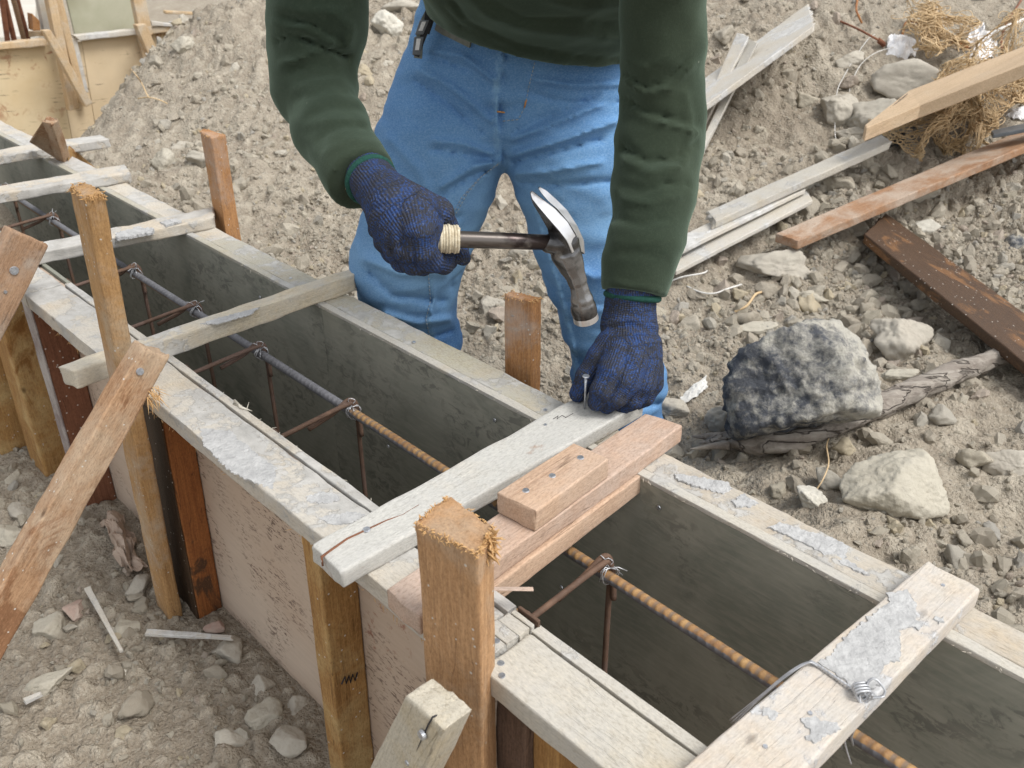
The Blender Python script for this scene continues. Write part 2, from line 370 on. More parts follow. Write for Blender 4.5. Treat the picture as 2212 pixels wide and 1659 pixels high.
M['ply_cream2'] = ply_outer('plain cream plywood', (0.62, 0.49, 0.32), (0.67, 0.55, 0.38), (0.36, 0.25, 0.15), 0.1, 0.1)
def flat_noise(name, c1, c2, scale=20, rough=0.85, bs=0.3, bd=0.002, metal=0.0, detail=6, kind='Object', spec=0.3, c3=None):
    s = NT(name); co = s.coord(kind)
    n = s.noise(co, scale, detail, 0.65, 0.2); col = s.mix(s.ramp(n, 0.35, 0.65), c1, c2)
    if c3: col = s.mix(s.ramp(s.noise(co, scale*0.37, 4, 0.6, 0.5), 0.5, 0.6), col, c3)
    return s.done(col, s.bump(s.noise(co, scale*3, detail), bs, bd), rough, metal, spec)
M['green_sheet'] = flat_noise('green grey cement sheet', (0.36, 0.36, 0.26), (0.48, 0.47, 0.37), 3, 0.8, 0.1, c3=(0.30, 0.29, 0.2))
M['cement'] = flat_noise('dried cement', (0.36, 0.36, 0.36), (0.50, 0.50, 0.495), 70, 0.92, 0.9, 0.003)
M['nail'] = flat_noise('galvanised nail steel', (0.38, 0.40, 0.44), (0.62, 0.64, 0.67), 300, 0.38, 0.3, 0.0004, 0.8)
M['wire'] = flat_noise('galvanised tie wire', (0.42, 0.43, 0.45), (0.62, 0.63, 0.65), 80, 0.42, 0.1, 0.0003, 0.6)
M['rust_thin'] = flat_noise('rusty steel bar', (0.095, 0.060, 0.044), (0.17, 0.105, 0.072), 40, 0.8, 0.4, 0.0006, 0.15, c3=(0.15, 0.10, 0.08))
M['rust_bright'] = flat_noise('bright rusted wire', (0.24, 0.10, 0.045), (0.40, 0.19, 0.075), 30, 0.9, 0.4, 0.001)
M['rust_dark'] = flat_noise('dark rusted wire', (0.16, 0.065, 0.04), (0.27, 0.12, 0.07), 30, 0.9, 0.4, 0.001)
M['string'] = flat_noise('white string', (0.60, 0.59, 0.56), (0.72, 0.71, 0.68), 60, 0.8)
M['jute'] = flat_noise('jute strands', (0.50, 0.36, 0.20), (0.66, 0.50, 0.31), 25, 0.95, 0.3)
M['twine'] = flat_noise('pale sisal twine', (0.45, 0.38, 0.26), (0.66, 0.60, 0.47), 200, 0.95, 0.6, 0.001)
M['plastic'] = flat_noise('white crumpled plastic', (0.78, 0.78, 0.79), (0.86, 0.86, 0.87), 12, 0.4, 0.6, 0.004)
M['pink'] = flat_noise('pink print on plastic', (0.75, 0.35, 0.35), (0.85, 0.6, 0.6), 60, 0.5)
M['black_plastic'] = flat_noise('black plastic sheet', (0.012, 0.016, 0.02), (0.03, 0.038, 0.045), 20, 0.35, 0.5, 0.004)
M['fibre'] = flat_noise('torn wood fibre', (0.50, 0.29, 0.12), (0.66, 0.43, 0.21), 60, 0.95)
M['fibre_grey'] = flat_noise('grey wood fibre', (0.50, 0.46, 0.38), (0.66, 0.62, 0.54), 60, 0.95)
def drift_mat():
    s = NT('grey weathered driftwood'); co = s.coord(scale=(5, 60, 60), rnd=False, rot=(0, 0, -0.62)); a = s.noise(co, 1, 6, 0.65, 0.5); b = s.noise(s.coord(rnd=False), 90, 6, 0.75); c = s.noise(s.coord(scale=(3, 32, 32), rnd=False, rot=(0, 0, -0.62)), 1, 3, 0.5, 0.3)
    cr = s.ramp(s.math('ABSOLUTE', s.math('SUBTRACT', c, 0.5)), 0.0, 0.025, 1.0, 0.0)
    col = s.mix(s.ramp(a, 0.36, 0.62), (0.20, 0.17, 0.145), (0.36, 0.325, 0.285)); col = s.mix(s.ramp(b, 0.52, 0.7, 0.0, 0.6), col, (0.45, 0.41, 0.35)); col = s.mix(s.math('MULTIPLY', cr, 0.8), col, (0.09, 0.075, 0.065))
    return s.done(col, s.bump(s.math('SUBTRACT', s.math('ADD', a, s.math('MULTIPLY', b, 0.5)), cr), 1.0, 0.005), 0.95, 0.0, 0.15)
M['drift'] = drift_mat()
M['grip'] = flat_noise('dark green rubber grip', (0.018, 0.032, 0.034), (0.035, 0.055, 0.058), 60, 0.55)
M['chrome_brown'] = flat_noise('worn brown lacquered steel tube', (0.020, 0.015, 0.014), (0.055, 0.042, 0.040), 45, 0.28, 0.1, 0.0004, 0.6, c3=(0.13, 0.115, 0.105))
M['steel_bright'] = flat_noise('polished hammer steel', (0.52, 0.52, 0.53), (0.72, 0.72, 0.73), 30, 0.30, 0.15, 0.0006, 0.85)
M['steel_dark'] = flat_noise('worn dark hammer steel', (0.060, 0.059, 0.060), (0.15, 0.148, 0.15), 60, 0.27, 0.25, 0.0008, 0.85, c3=(0.25, 0.25, 0.255))
M['ink'] = flat_noise('black marker ink', (0.02, 0.02, 0.025), (0.05, 0.05, 0.06), 60, 0.9)
M['skin'] = flat_noise('skin', (0.36, 0.20, 0.13), (0.42, 0.25, 0.17), 30, 0.5, 0.1)
M['hair'] = flat_noise('black hair', (0.012, 0.01, 0.009), (0.03, 0.025, 0.022), 80, 0.6)
M['eye'] = flat_noise('eye white', (0.7, 0.68, 0.65), (0.75, 0.73, 0.7), 20, 0.2)
M['lip'] = flat_noise('lip', (0.32, 0.13, 0.1), (0.36, 0.15, 0.12), 20, 0.5)
M['boot'] = flat_noise('black rubber boot', (0.03, 0.03, 0.03), (0.06, 0.055, 0.05), 20, 0.5)
M['webbing'] = flat_noise('grey green belt webbing', (0.17, 0.185, 0.165), (0.23, 0.245, 0.22), 150, 0.85)
M['strap_black'] = flat_noise('black strap', (0.018, 0.019, 0.021), (0.035, 0.036, 0.04), 100, 0.6)
M['tag_grey'] = flat_noise('grey metal tab', (0.10, 0.115, 0.13), (0.16, 0.175, 0.19), 40, 0.4, 0.1, 0.001, 0.3)
M['tag_white'] = flat_noise('worn white print', (0.62, 0.63, 0.65), (0.74, 0.75, 0.76), 160, 0.6)
M['stitch'] = flat_noise('orange thread', (0.55, 0.25, 0.07), (0.65, 0.33, 0.12), 100, 0.8)
M['stitch_pale'] = flat_noise('faded thread', (0.25, 0.33, 0.43), (0.45, 0.50, 0.52), 160, 0.9)
def rebar_mat():
    s = NT('ribbed rebar steel'); co = s.coord(rnd=False); sx = s.n('ShaderNodeSeparateXYZ'); s.l(co, sx.inputs[0])
    n = s.noise(co, 60, 5, 0.7); n2 = s.noise(s.coord(scale=(3, 30, 30), rnd=False), 4, 4, 0.6)
    near = s.ramp(s.math('ADD', sx.outputs[0], s.math('MULTIPLY', s.math('SUBTRACT', n2, 0.5), 0.10)), 0.96, 0.985, 1.0, 0.0)
    edge = s.ramp(sx.outputs[2], -0.001, -0.0032)          # rust along the underside of the mill-scaled length
    top = s.ramp(s.math('ADD', s.math('SUBTRACT', sx.outputs[2], sx.outputs[1]), s.math('MULTIPLY', s.math('SUBTRACT', n, 0.5), 0.012)), -0.0030, 0.0012)
    m = s.math('MAXIMUM', s.math('MULTIPLY', near, s.ramp(s.math('ADD', s.math('MULTIPLY', n2, 0.5), s.math('MULTIPLY', top, 0.5)), 0.42, 0.60)), s.math('MULTIPLY', edge, 0.75))
    grey = s.mix(s.ramp(n, 0.3, 0.7), (0.125, 0.125, 0.135), (0.20, 0.20, 0.215))
    rust = s.mix(s.ramp(n, 0.3, 0.7), (0.24, 0.125, 0.06), (0.43, 0.27, 0.12))
    wv = s.math('SINE', s.math('MULTIPLY', sx.outputs[0], 2*math.pi/0.0105)); c_ = s.mix(m, grey, rust)
    c_ = s.mix(s.math('MULTIPLY', s.ramp(wv, 0.1, -0.7), s.math('MULTIPLY', near, s.ramp(n, 0.38, 0.56, 0.15, 0.65))), c_, (0.15, 0.135, 0.13))
    return s.done(c_, s.bump(n, 0.3, 0.0006), 0.66, 0.1)
M['rebar'] = rebar_mat()
def soil_mat():
    s = NT('dry grey brown soil'); tc = s.coord(kind='Object', rnd=False)
    a = s.noise(tc, 2.2, 5, 0.6, 0.4); b = s.noise(tc, 28, 8, 0.72); c = s.noise(tc, 150, 6, 0.7)
    col = s.mix(s.ramp(a, 0.35, 0.65), (0.345, 0.298, 0.236), (0.43, 0.385, 0.312))
    at_ = s.n('ShaderNodeAttribute'); at_.attribute_name = 'tone'; col = s.mix(s.ramp(at_.outputs['Fac'], 0.0, 0.45, 0.75, 0.0), col, (0.25, 0.21, 0.16)); col = s.mix(s.ramp(at_.outputs['Fac'], 0.55, 1.0, 0.0, 0.8), col, (0.50, 0.45, 0.365))
    col = s.mix(s.ramp(b, 0.35, 0.65, 0.0, 0.6), col, (0.245, 0.205, 0.16)); col = s.mix(s.ramp(c, 0.5, 0.72, 0.0, 0.5), col, (0.50, 0.46, 0.39))
    vo = s.n('ShaderNodeTexVoronoi'); vo.inputs['Scale'].default_value = 130; s.l(tc, vo.inputs['Vector'])
    v2 = s.n('ShaderNodeTexVoronoi'); v2.inputs['Scale'].default_value = 330; s.l(tc, v2.inputs['Vector'])
    h = s.math('ADD', s.ramp(vo.outputs['Distance'], 0.0, 0.6, 1.0, 0.0), s.math('MULTIPLY', s.ramp(v2.outputs['Distance'], 0, 0.6, 1.0, 0.0), 0.5))
    h = s.math('ADD', h, s.math('MULTIPLY', b, 1.2))
    return s.done(col, s.bump(h, 0.8, 0.0045), 0.95, 0.0, 0.15)
M['soil'] = soil_mat()
def stone_mat(name, cols, scale=18, dark=None, bs=0.7, bd=0.004):
    s = NT(name); co = s.coord(); oi = s.n('ShaderNodeObjectInfo')
    cr = s.n('ShaderNodeValToRGB'); cr.color_ramp.interpolation = 'CONSTANT' if len(cols) > 3 else 'LINEAR'
    els = cr.color_ramp.elements
    while len(els) < len(cols): els.new(0.5)
    for i, c in enumerate(cols): els[i].position = i/len(cols); els[i].color = c+(1,)
    s.l(oi.outputs['Random'], cr.inputs[0])
    a = s.noise(co, scale, 7, 0.7, 0.3); b = s.noise(co, scale*5, 6, 0.7)
    col = s.mix(s.ramp(a, 0.35, 0.68, 0.0, 0.6), cr.outputs[0], (0.50, 0.47, 0.40)); col = s.mix(s.ramp(b, 0.5, 0.75, 0.0, 0.4), col, (0.24, 0.215, 0.18))
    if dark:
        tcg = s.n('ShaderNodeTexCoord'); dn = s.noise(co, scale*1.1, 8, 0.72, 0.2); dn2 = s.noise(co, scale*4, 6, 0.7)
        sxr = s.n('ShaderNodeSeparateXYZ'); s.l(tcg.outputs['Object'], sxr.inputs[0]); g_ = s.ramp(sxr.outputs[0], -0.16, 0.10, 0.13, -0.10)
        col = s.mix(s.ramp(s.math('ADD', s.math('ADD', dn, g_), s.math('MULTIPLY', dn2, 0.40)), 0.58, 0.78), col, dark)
    h = s.math('ADD', a, s.math('MULTIPLY', b, 0.5))
    return s.done(col, s.bump(h, bs, bd), 0.95, 0.0, 0.15)
M['stone'] = stone_mat('mixed field stones', [(0.41, 0.365, 0.295), (0.38, 0.335, 0.27), (0.46, 0.41, 0.33), (0.38, 0.35, 0.30), (0.43, 0.38, 0.295), (0.48, 0.40, 0.27), (0.50, 0.46, 0.39), (0.34, 0.32, 0.29), (0.42, 0.34, 0.28)])
M['clod'] = stone_mat('dry earth clods', [(0.40, 0.35, 0.275), (0.45, 0.40, 0.32), (0.355, 0.305, 0.24)], 30)
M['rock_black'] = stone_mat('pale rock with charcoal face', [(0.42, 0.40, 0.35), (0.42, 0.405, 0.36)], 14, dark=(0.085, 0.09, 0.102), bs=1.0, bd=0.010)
M['rock_pale'] = stone_mat('pale buff boulder', [(0.44, 0.405, 0.33), (0.42, 0.385, 0.315)], 16, bs=0.9, bd=0.006)
M['rock_grey'] = stone_mat('grey brown boulder', [(0.37, 0.34, 0.29), (0.40, 0.365, 0.31)], 16, bs=0.7)
M['rock_white'] = stone_mat('whitish stone', [(0.56, 0.54, 0.48), (0.58, 0.555, 0.49)], 20)
def denim():
    s = NT('faded blue denim'); co = s.coord(kind='Object', rnd=False)
    w = s.noise(s.coord(scale=(1, 1, 1.6), rnd=False), 330, 4, 0.8); a = s.noise(co, 3.2, 4, 0.55, 0.3); b = s.noise(s.coord(scale=(1, 1, 0.45), rnd=False), 60, 5, 0.7)
    col = s.mix(s.ramp(a, 0.36, 0.64), (0.065, 0.170, 0.385), (0.135, 0.290, 0.525))
    at = s.n('ShaderNodeAttribute'); at.attribute_name = 'wear'
    col = s.mix(at.outputs['Fac'], col, (0.27, 0.47, 0.66))
    col = s.mix(s.ramp(w, 0.46, 0.64, 0.0, 0.38), col, (0.31, 0.48, 0.65)); col = s.mix(s.ramp(w, 0.46, 0.32, 0.0, 0.38), col, (0.05, 0.14, 0.31))
    return s.done(col, s.bump(s.math('ADD', w, b), 0.35, 0.001), 0.92, 0.0, 0.15)
M['denim'] = denim()
def shirt():
    s = NT('dark green knit cotton'); co = s.coord(kind='Object', rnd=False)
    a = s.noise(co, 4, 4, 0.5); w = s.noise(co, 520, 3, 0.7)
    col = s.mix(s.ramp(a, 0.35, 0.65), (0.023, 0.034, 0.023), (0.034, 0.045, 0.029))
    lint = s.n('ShaderNodeTexVoronoi'); lint.inputs['Scale'].default_value = 70; s.l(co, lint.inputs['Vector']); sc = s.n('ShaderNodeSeparateColor'); s.l(lint.outputs['Color'], sc.inputs[0])
    m = s.math('MULTIPLY', s.math('GREATER_THAN', sc.outputs[0], 0.93), s.ramp(lint.outputs['Distance'], 0.05, 0.09, 0.6, 0.0)); col = s.mix(m, col, (0.30, 0.32, 0.27))
    s.b.inputs['Sheen Weight'].default_value = 0.35; s.b.inputs['Sheen Roughness'].default_value = 0.5; s.b.inputs['Sheen Tint'].default_value = (0.55, 0.75, 0.6, 1)
    col = s.mix(s.ramp(s.noise(co, 260, 4, 0.8), 0.48, 0.66, 0.0, 0.25), col, (0.06, 0.075, 0.052))
    return s.done(col, s.bump(w, 0.4, 0.0008), 0.95, 0.0, 0.1)
M['shirt'] = shirt()
def knit():
    s = NT('blue black melange knit'); at = s.n('ShaderNodeAttribute'); at.attribute_name = 'knit'; at.attribute_type = 'GEOMETRY'
    src = at.outputs['Vector']; sx = s.n('ShaderNodeSeparateXYZ'); s.l(src, sx.inputs[0])
    n = s.noise(s.coord(rnd=False), 430, 3, 0.6); bigb = s.noise(s.coord(rnd=False), 55, 3, 0.6)
    f = s.math('ADD', s.math('MULTIPLY', n, 0.8), s.math('MULTIPLY', bigb, 0.45))
    col = s.mix(s.ramp(f, 0.60, 0.72), (0.043, 0.046, 0.058), (0.036, 0.072, 0.20))
    tw = s.noise(s.coord(rnd=False), 330, 2, 0.6); col = s.mix(s.ramp(tw, 0.62, 0.72, 0.0, 0.35), col, (0.22, 0.24, 0.27))
    ribs = s.math('SINE', s.math('MULTIPLY', sx.outputs[0], 2*math.pi/0.0034))
    row = s.math('SINE', s.math('MULTIPLY', sx.outputs[1], 2*math.pi/0.0026))
    col = s.mix(s.ramp(ribs, -1.0, -0.3, 0.30, 0.0), col, (0.012, 0.013, 0.018))
    h = s.math('ADD', s.math('MULTIPLY', ribs, 0.6), s.math('ADD', s.math('MULTIPLY', row, 0.3), s.math('MULTIPLY', tw, 1.2)))
    return s.done(col, s.bump(h, 0.7, 0.0009), 0.97, 0.0, 0.1)
M['knit'] = knit()
M['knit_green'] = flat_noise('dark green glove hem', (0.01, 0.05, 0.04), (0.02, 0.085, 0.065), 300, 0.95, 0.6, 0.001)
# ------------------------------------------------------------------ terrain
def sst(a, b, x): t = np.clip((x-a)/(b-a), 0, 1); return t*t*(3-2*t)
def ground_base(x, y):
    u = x*UU.x+y*UU.y; v = x*VV.x+y*VV.y
    far = -0.23+0.10*sst(1.8, 2.6, y)
    far = far-0.24*np.exp(-(((x+0.0)/0.42)**2+((y-1.36)/0.34)**2))                 # hollow the worker stands in
    far = far+0.10*sst(-0.35, -0.8, x)*sst(2.6, 1.6, y)                             # soil heaped against the left of the far rail
    mound = sst(2.3, 3.7, y)
    far = far+mound*(0.34*sst(-1.75, -0.95, x)-0.16*sst(-1.2, -2.0, x))+0.10*sst(0.2, 1.2, x)*sst(2.0, 3.4, y)
    far = far-0.20*sst(-1.2, -1.9, x)*sst(1.8, 2.6, y)
    far = far-0.30*sst(4.3, 4.9, y)*sst(-0.6, -1.0, x)+0.12*sst(4.3, 5.5, y)*sst(-0.8, -0.2, x)
    near = -0.46+0*x
    w = sst(0.742, 0.775, v)
    w = np.where(u > 2.55, np.maximum(w, sst(2.6, 3.0, u)), w)
    return near*(1-w)+far*w
def clods(x, y, size, seed, dens, jag=0.22):
    """lumps of earth bedded in the surface: height and a tone per lump"""
    p = np.stack([x, y, 0*x], 1)/size
    q = p[:, :2]+jag*np.stack([fbm(p*1.6, 3, seed+1), fbm(p*1.6+40, 3, seed+2)], 1)
    ci = np.floor(q).astype(np.int64); H = np.zeros(len(x)); T = np.full(len(x), 0.5)
    for dx in (-1, 0, 1):
        for dy in (-1, 0, 1):
            cx, cy = ci[:, 0]+dx, ci[:, 1]+dy; r = [_hash(cx, cy, cx*0+k, seed) for k in range(7)]
            ux, uy = q[:, 0]-(cx+0.15+0.7*r[0]), q[:, 1]-(cy+0.15+0.7*r[1]); an = r[2]*6.28
            ax, ay = ux*np.cos(an)+uy*np.sin(an), -ux*np.sin(an)+uy*np.cos(an); R_ = 0.22+0.50*r[3]**2
            d = np.sqrt(ax*ax+(ay*1.35)**2); d = 0.6*d+0.4*np.maximum(np.abs(ax), np.abs(ay*1.35))
            t = np.clip(1-d/R_, 0, 1); h = np.minimum(np.sqrt(t), 0.80)*R_*(0.55+0.5*r[4])+(ux*(r[5]-0.5)+uy*(r[6]-0.5))*0.8*(t > 0)
            h = np.where((r[4] < dens) & (t > 0), np.maximum(h, 0), 0); m = h > H; H = np.where(m, h, H); T = np.where(m, 0.25+0.75*r[5], T)
    return H*size, T
def ground_h(x, y, fine=True, tone=False):
    x = np.asarray(x, float); y = np.asarray(y, float); v = x*VV.x+y*VV.y
    b = ground_base(x, y); p = np.stack([x, y, 0*x], 1)
    farw = sst(0.80, 0.95, v); inside = sst(0.42, 0.47, v)*(1-farw)
    h = b+farw*(0.045*fbm(p*2.6, 3, 3)+0.030*fbm(p*7, 4, 4))+(1-farw)*0.010*fbm(p*5, 3, 5)
    if fine:
        c = np.abs(fbm(p*15, 4, 6)); c2 = fbm(p*42, 3, 8); k = (0.35+0.65*farw)*(1-0.8*inside)
        T = 0.5+0.5*c2; h = h+k*(0.026*(0.35-c)+0.006*c2)
        near = (np.abs(x) < 2.6) & (y < 4.6) & (y > 0.1); xs, ys = x[near], y[near]; kk = k[near]
        pat = np.clip(0.62+1.4*fbm(np.stack([xs*1.7, ys*1.7, 0*xs], 1), 3, 90), 0.25, 1.15)
        hh = np.zeros(len(xs)); tt = T[near]
        for sz, sd_, dn in ((0.13, 91, 0.42), (0.060, 92, 0.62), (0.030, 93, 0.75), (0.016, 94, 0.8)):
            a_, t_ = clods(xs, ys, sz, sd_, dn); nf = (farw[near] if sz > 0.05 else 0.95+0.05*farw[near])*(0.75 if sz > 0.1 else 1.15)*pat
            a_ = a_*nf*(1-0.9*inside[near]); m = a_ > hh*0.6+0.001; tt = np.where(m, t_, tt); hh = np.maximum(hh, a_)+0.15*np.minimum(hh, a_)
        h[near] += hh-0.006; T[near] = np.where(hh < 0.0025, tt*0.45, tt)
        T = T-0.22*(1-farw)*np.clip(0.8+1.2*fbm(p*1.8, 3, 97), 0.2, 1.3)
        if tone: return h, T
    return h
def build_ground():
    xc = np.arange(-2.5, 2.5001, 0.0048); g = 0.006*np.cumsum(1.085**np.arange(1, 122)); g = g[g < 320]; xs = np.concatenate([-2.5-g[::-1], xc, 2.5+g])
    yc = np.concatenate([np.arange(0.12, 2.3, 0.005), np.arange(2.3, 4.6, 0.0075)]); ys = np.concatenate([yc, 4.6+g])
    X, Y = np.meshgrid(xs, ys, indexing='ij'); nx, ny = len(xs), len(ys); X = X.ravel(); Y = Y.ravel()
    keep = (np.abs(X) < 0.75*Y+0.6)
    Z, T = ground_base(X, Y), np.full(len(X), 0.5); Z[keep], T[keep] = ground_h(X[keep], Y[keep], True, True)
    fl = sst(7, 12, np.hypot(X, Y)); Z = Z*(1-fl)+fl*(-0.35)
    idx = np.arange(nx*ny).reshape(nx, ny)
    Q = np.stack([idx[:-1, :-1], idx[1:, :-1], idx[1:, 1:], idx[:-1, 1:]], -1).reshape(-1, 4)
    me = mesh_np('ground', np.stack([X, Y, Z], 1), Q, M['soil'], smooth=True)
    a = me.attributes.new('tone', 'FLOAT', 'POINT'); a.data.foreach_set('value', T.astype(np.float32))
    return tag(link('ground', me), kind='structure')
build_ground()
# a strip of ground behind the camera, so the place carries on when seen from another side
bm = bmesh.new()
for p in ((-300, -300), (300, -300), (300, 0.13), (-300, 0.13)): bm.verts.new((p[0], p[1], -0.465))
bm.faces.new(bm.verts); me = bpy.data.meshes.new('ground_behind'); bm.to_mesh(me); bm.free(); me.materials.append(M['soil'])
tag(link('ground_behind', me), kind='structure')
def gz(x, y): return float(ground_h(np.array([x]), np.array([y]))[0])
def on_ground(px, py, dz=0.0):                      # the ground point seen at a picture position (marching down the sight line)
    r = ray(px, py); t = 0.45/r.y; 
    P = None; ts = np.arange(0.5, 9, 0.01)/r.y
    xs = r.x*ts; ys = r.y*ts; zs = CAMZ+r.z*ts
    g = ground_h(xs, ys, False)+dz; vv = xs*VV.x+ys*VV.y
    k = np.where((zs < g))[0]
    i = k[0] if len(k) else len(ts)-1
    return Vector((xs[i], ys[i], zs[i]))

# ------------------------------------------------------------------ formwork along the trench
def nail(parent, P, n, r=0.0035, h=0.0012):
    n = Vector(n).normalized(); bm = bmesh.new()
    q = n.to_track_quat('Z', 'Y').to_matrix().to_4x4(); q.translation = Vector(P)
    bmesh.ops.create_cone(bm, cap_ends=True, segments=14, radius1=r, radius2=r*0.85, depth=h)
    bmesh.ops.create_cone(bm, cap_ends=True, segments=8, radius1=r*0.4, radius2=r*0.4, depth=0.004, matrix=Matrix.Translation((0, 0, -0.002)))
    me = bpy.data.meshes.new('nail'); bm.to_mesh(me); bm.free(); me.materials.append(M['nail'])
    return link('nail', me, parent, q)
def sheet(name, O, X, Z, L, H, T, mat, parent, ragged=0.002, seed=0, res=0.03):
    """plywood panel: origin O, along X (length L), up Z (height H), thickness T"""
    Y = Z.cross(X).normalized()*T
    A = [O+Z*H, O+Z*H+Y, O+Y, O]; B = [a+X*L for a in A]
    return hexmesh(name, A, B, mat, seed=seed, r=0.0008, res=res, rough=0.0007, endrough=ragged, parent=parent)
fw = empty('formwork_side', F(1.6, 0.42, -0.46), 'long near side of the formwork with cement stained rail over pinkish plywood', 'formwork', 'formwork of the trench')
box_uvz('top_rail', 0.478, 1.60, 0.388, 0.4505, -0.027, 0.0, M['rail'], seed=1, r=0.002, rough=0.0022, endrough=0.004, parent=fw, wane=0.002, label='cement stained top rail')
box_uvz('top_rail', 1.603, 2.9, 0.388, 0.4505, -0.027, 0.0, M['rail'], seed=2, parent=fw)
def ply_long(u0, u1, v0, v1, mat, seed, parent, z1=0.0, name='plywood_panel', z0=-0.47):
    return hexmesh(name, [F(u0, v0, z1), F(u0, v1, z1), F(u0, v1, z0), F(u0, v0, z0)], [F(u1, v0, z1), F(u1, v1, z1), F(u1, v1, z0), F(u1, v0, z0)], mat, seed=seed, r=0.0006, res=0.02, rough=0.0006, parent=parent)
ply_long(0.475, 1.60, 0.4525, 0.4580, M['ply_out'], 3, fw, z1=-0.006); ply_long(0.45, 1.60, 0.4583, 0.4640, M['ply_in'], 33, fw, z1=-0.0125, name='inner_facing'); box_uvz('panel_edge', 0.478, 1.60, 0.4532, 0.4650, -0.012, 0.0008, M['rail'], seed=35, r=0.0012, rough=0.0016, parent=fw)
ply_long(1.602, 2.9, 0.4525, 0.4580, M['ply_out'], 4, fw, z1=-0.006); ply_long(1.602, 2.9, 0.4583, 0.4650, M['ply_in'], 34, fw, z1=0.0004, name='inner_facing')
# studs under the rail
def stud(u0, u1, v0, z1, mat, seed, parent, du=0.0, dv=0.0, name='stud', v1=0.4515, label=None):
    A = [F(u0, v0, z1), F(u1, v0, z1), F(u1, v1, z1), F(u0, v1, z1)]; d = Vector((0, 0, -0.48-z1))+UU*du
    return hexmesh(name, A, [a+d+(VV*dv if i < 2 else Vector()) for i, a in enumerate(A)], mat, seed=seed, r=0.003, parent=parent, label=label)
s1 = stud(0.737, 0.772, 0.401, -0.0275, M['amber'], 11, fw, du=0.012, label='amber coloured stud with a black ink mark')
s2 = stud(1.152, 1.225, 0.410, -0.0275, M['wet_orange'], 12, fw, du=0.03, label='damp orange stud, black with wet on its outer face')
A = [F(1.155, 0.4075, -0.03), F(1.235, 0.4075, -0.03), F(1.235, 0.4097, -0.03), F(1.155, 0.4097, -0.03)]
hexmesh('wet_slat', A, [a+Vector((0, 0, -0.445))+UU*0.03 for a in A], M['wet'], seed=13, r=0.0008, parent=fw)
s3 = stud(1.613, 1.650, 0.395, -0.0275, M['redbrown'], 14, fw, label='wide red brown stud')
A = [F(1.613, 0.3925, -0.03), F(1.655, 0.3925, -0.03), F(1.655, 0.3947, -0.03), F(1.613, 0.3947, -0.03)]
hexmesh('facing_slat', A, [a+Vector((0, 0, -0.44)) for a in A], M['purple'], seed=15, r=0.0008, parent=fw)
# ink scribble on the amber stud (illegible in the photo)
def stroke(name, pts, w, mat, parent): return link(name, tube_mesh(name, pts, w, mat, 5), parent)
ip = [pu(x, y, 0.7405) for x, y in ((738, 1478), (745, 1462), (748, 1476), (754, 1460), (757, 1474), (762, 1457), (767, 1470), (772, 1453))]
stroke('ink_mark', ip, 0.0011, M['ink'], fw)
# splinters torn from the inner edge
def fibres(name, base, n, L, spread, dirv, mat, parent, seed=0, r=0.0006):
    rg = random.Random(seed); ms = []
    for i in range(n):
        P = base(rg); d = (dirv(rg)+Vector([rg.uniform(-1, 1)*spread for _ in range(3)])).normalized(); l = L*rg.uniform(0.3, 1)
        c = Vector([rg.uniform(-1, 1) for _ in range(3)])*l*0.25
        ms.append(tube_mesh('f', [P, P+d*l*0.5+c*0.4, P+d*l+c], [r, r*0.8, r*0.2], mat, 4))
    o_ = link(name, join_meshes(name, ms, mat), parent); o_['kind'] = 'stuff'; return o_
fibres('splinters', lambda g: F(g.uniform(0.5, 1.1), 0.465, g.uniform(-0.002, 0.001)), 30, 0.008, 0.5, lambda g: UU*g.choice((-1, 1))+VV*0.4, M['fibre_grey'], fw, 5, 0.0005)
fibres('splinters', lambda g: F(g.uniform(0.5, 1.5), 0.3875, -0.027), 60, 0.008, 0.6, lambda g: UU*g.choice((-1, 1))-VV*0.3-Vector((0, 0, 0.8)), M['fibre'], fw, 6, 0.0004)
bs = [pz(*q, 0.002) for q in ((505, 872), (520, 880), (533, 884), (545, 888))]
link('loose_sliver', join_meshes('loose_sliver', [tube_mesh('a', [F(1.03, .466, 0), bs[1], bs[3]], [0.002, 0.0022, 0.0003], None, 5), tube_mesh('a', [F(1.01, .466, 0.0), bs[0], bs[2]], [0.0012, 0.0016, 0.0002], None, 5), tube_mesh('b', [bs[2], pz(538, 868, 0.01)], [0.001, 0.0002], None, 4)], M['fibre_grey']), fw)
nail(fw, F(0.492, 0.407, 0.0005), (0, 0, 1), 0.004)

fb = empty('formwork_side', F(0.45, 0.42, -0.46), 'pale near side of the formwork at the bottom edge, right of the tall front stake', 'formwork', 'formwork of the trench')
box_uvz('top_rail', 0.10, 0.444, 0.388, 0.4505, -0.0285, -0.001, M['rail_b'], seed=21, r=0.0022, rough=0.0015, parent=fb, label='pale grey top rail')
ply_long(0.08, 0.446, 0.4530, 0.4650, M['rail_b'], 22, fb, z1=-0.0015, name='panel_edge_strip', z0=-0.012)
ply_long(0.08, 0.446, 0.4530, 0.4650, M['ply_out'], 23, fb, z1=-0.0123)
stud(0.372, 0.405, 0.415, -0.030, M['amber'], 24, fb, label='short amber stud beside a split dark board')
A = [F(0.405, 0.405, -0.030), F(0.445, 0.405, -0.030), F(0.445, 0.4515, -0.030), F(0.405, 0.4515, -0.030)]
hexmesh('split_board', A, [a+Vector((0, 0, -0.44)) for a in A], M['dark_ply'], seed=25, r=0.003, rough=0.004, parent=fb)
nail(fb, F(0.436, 0.404, -0.0005), (0, 0, 1), 0.004); nail(fb, F(0.425, 0.395, -0.0005), (0, 0, 1), 0.0035)
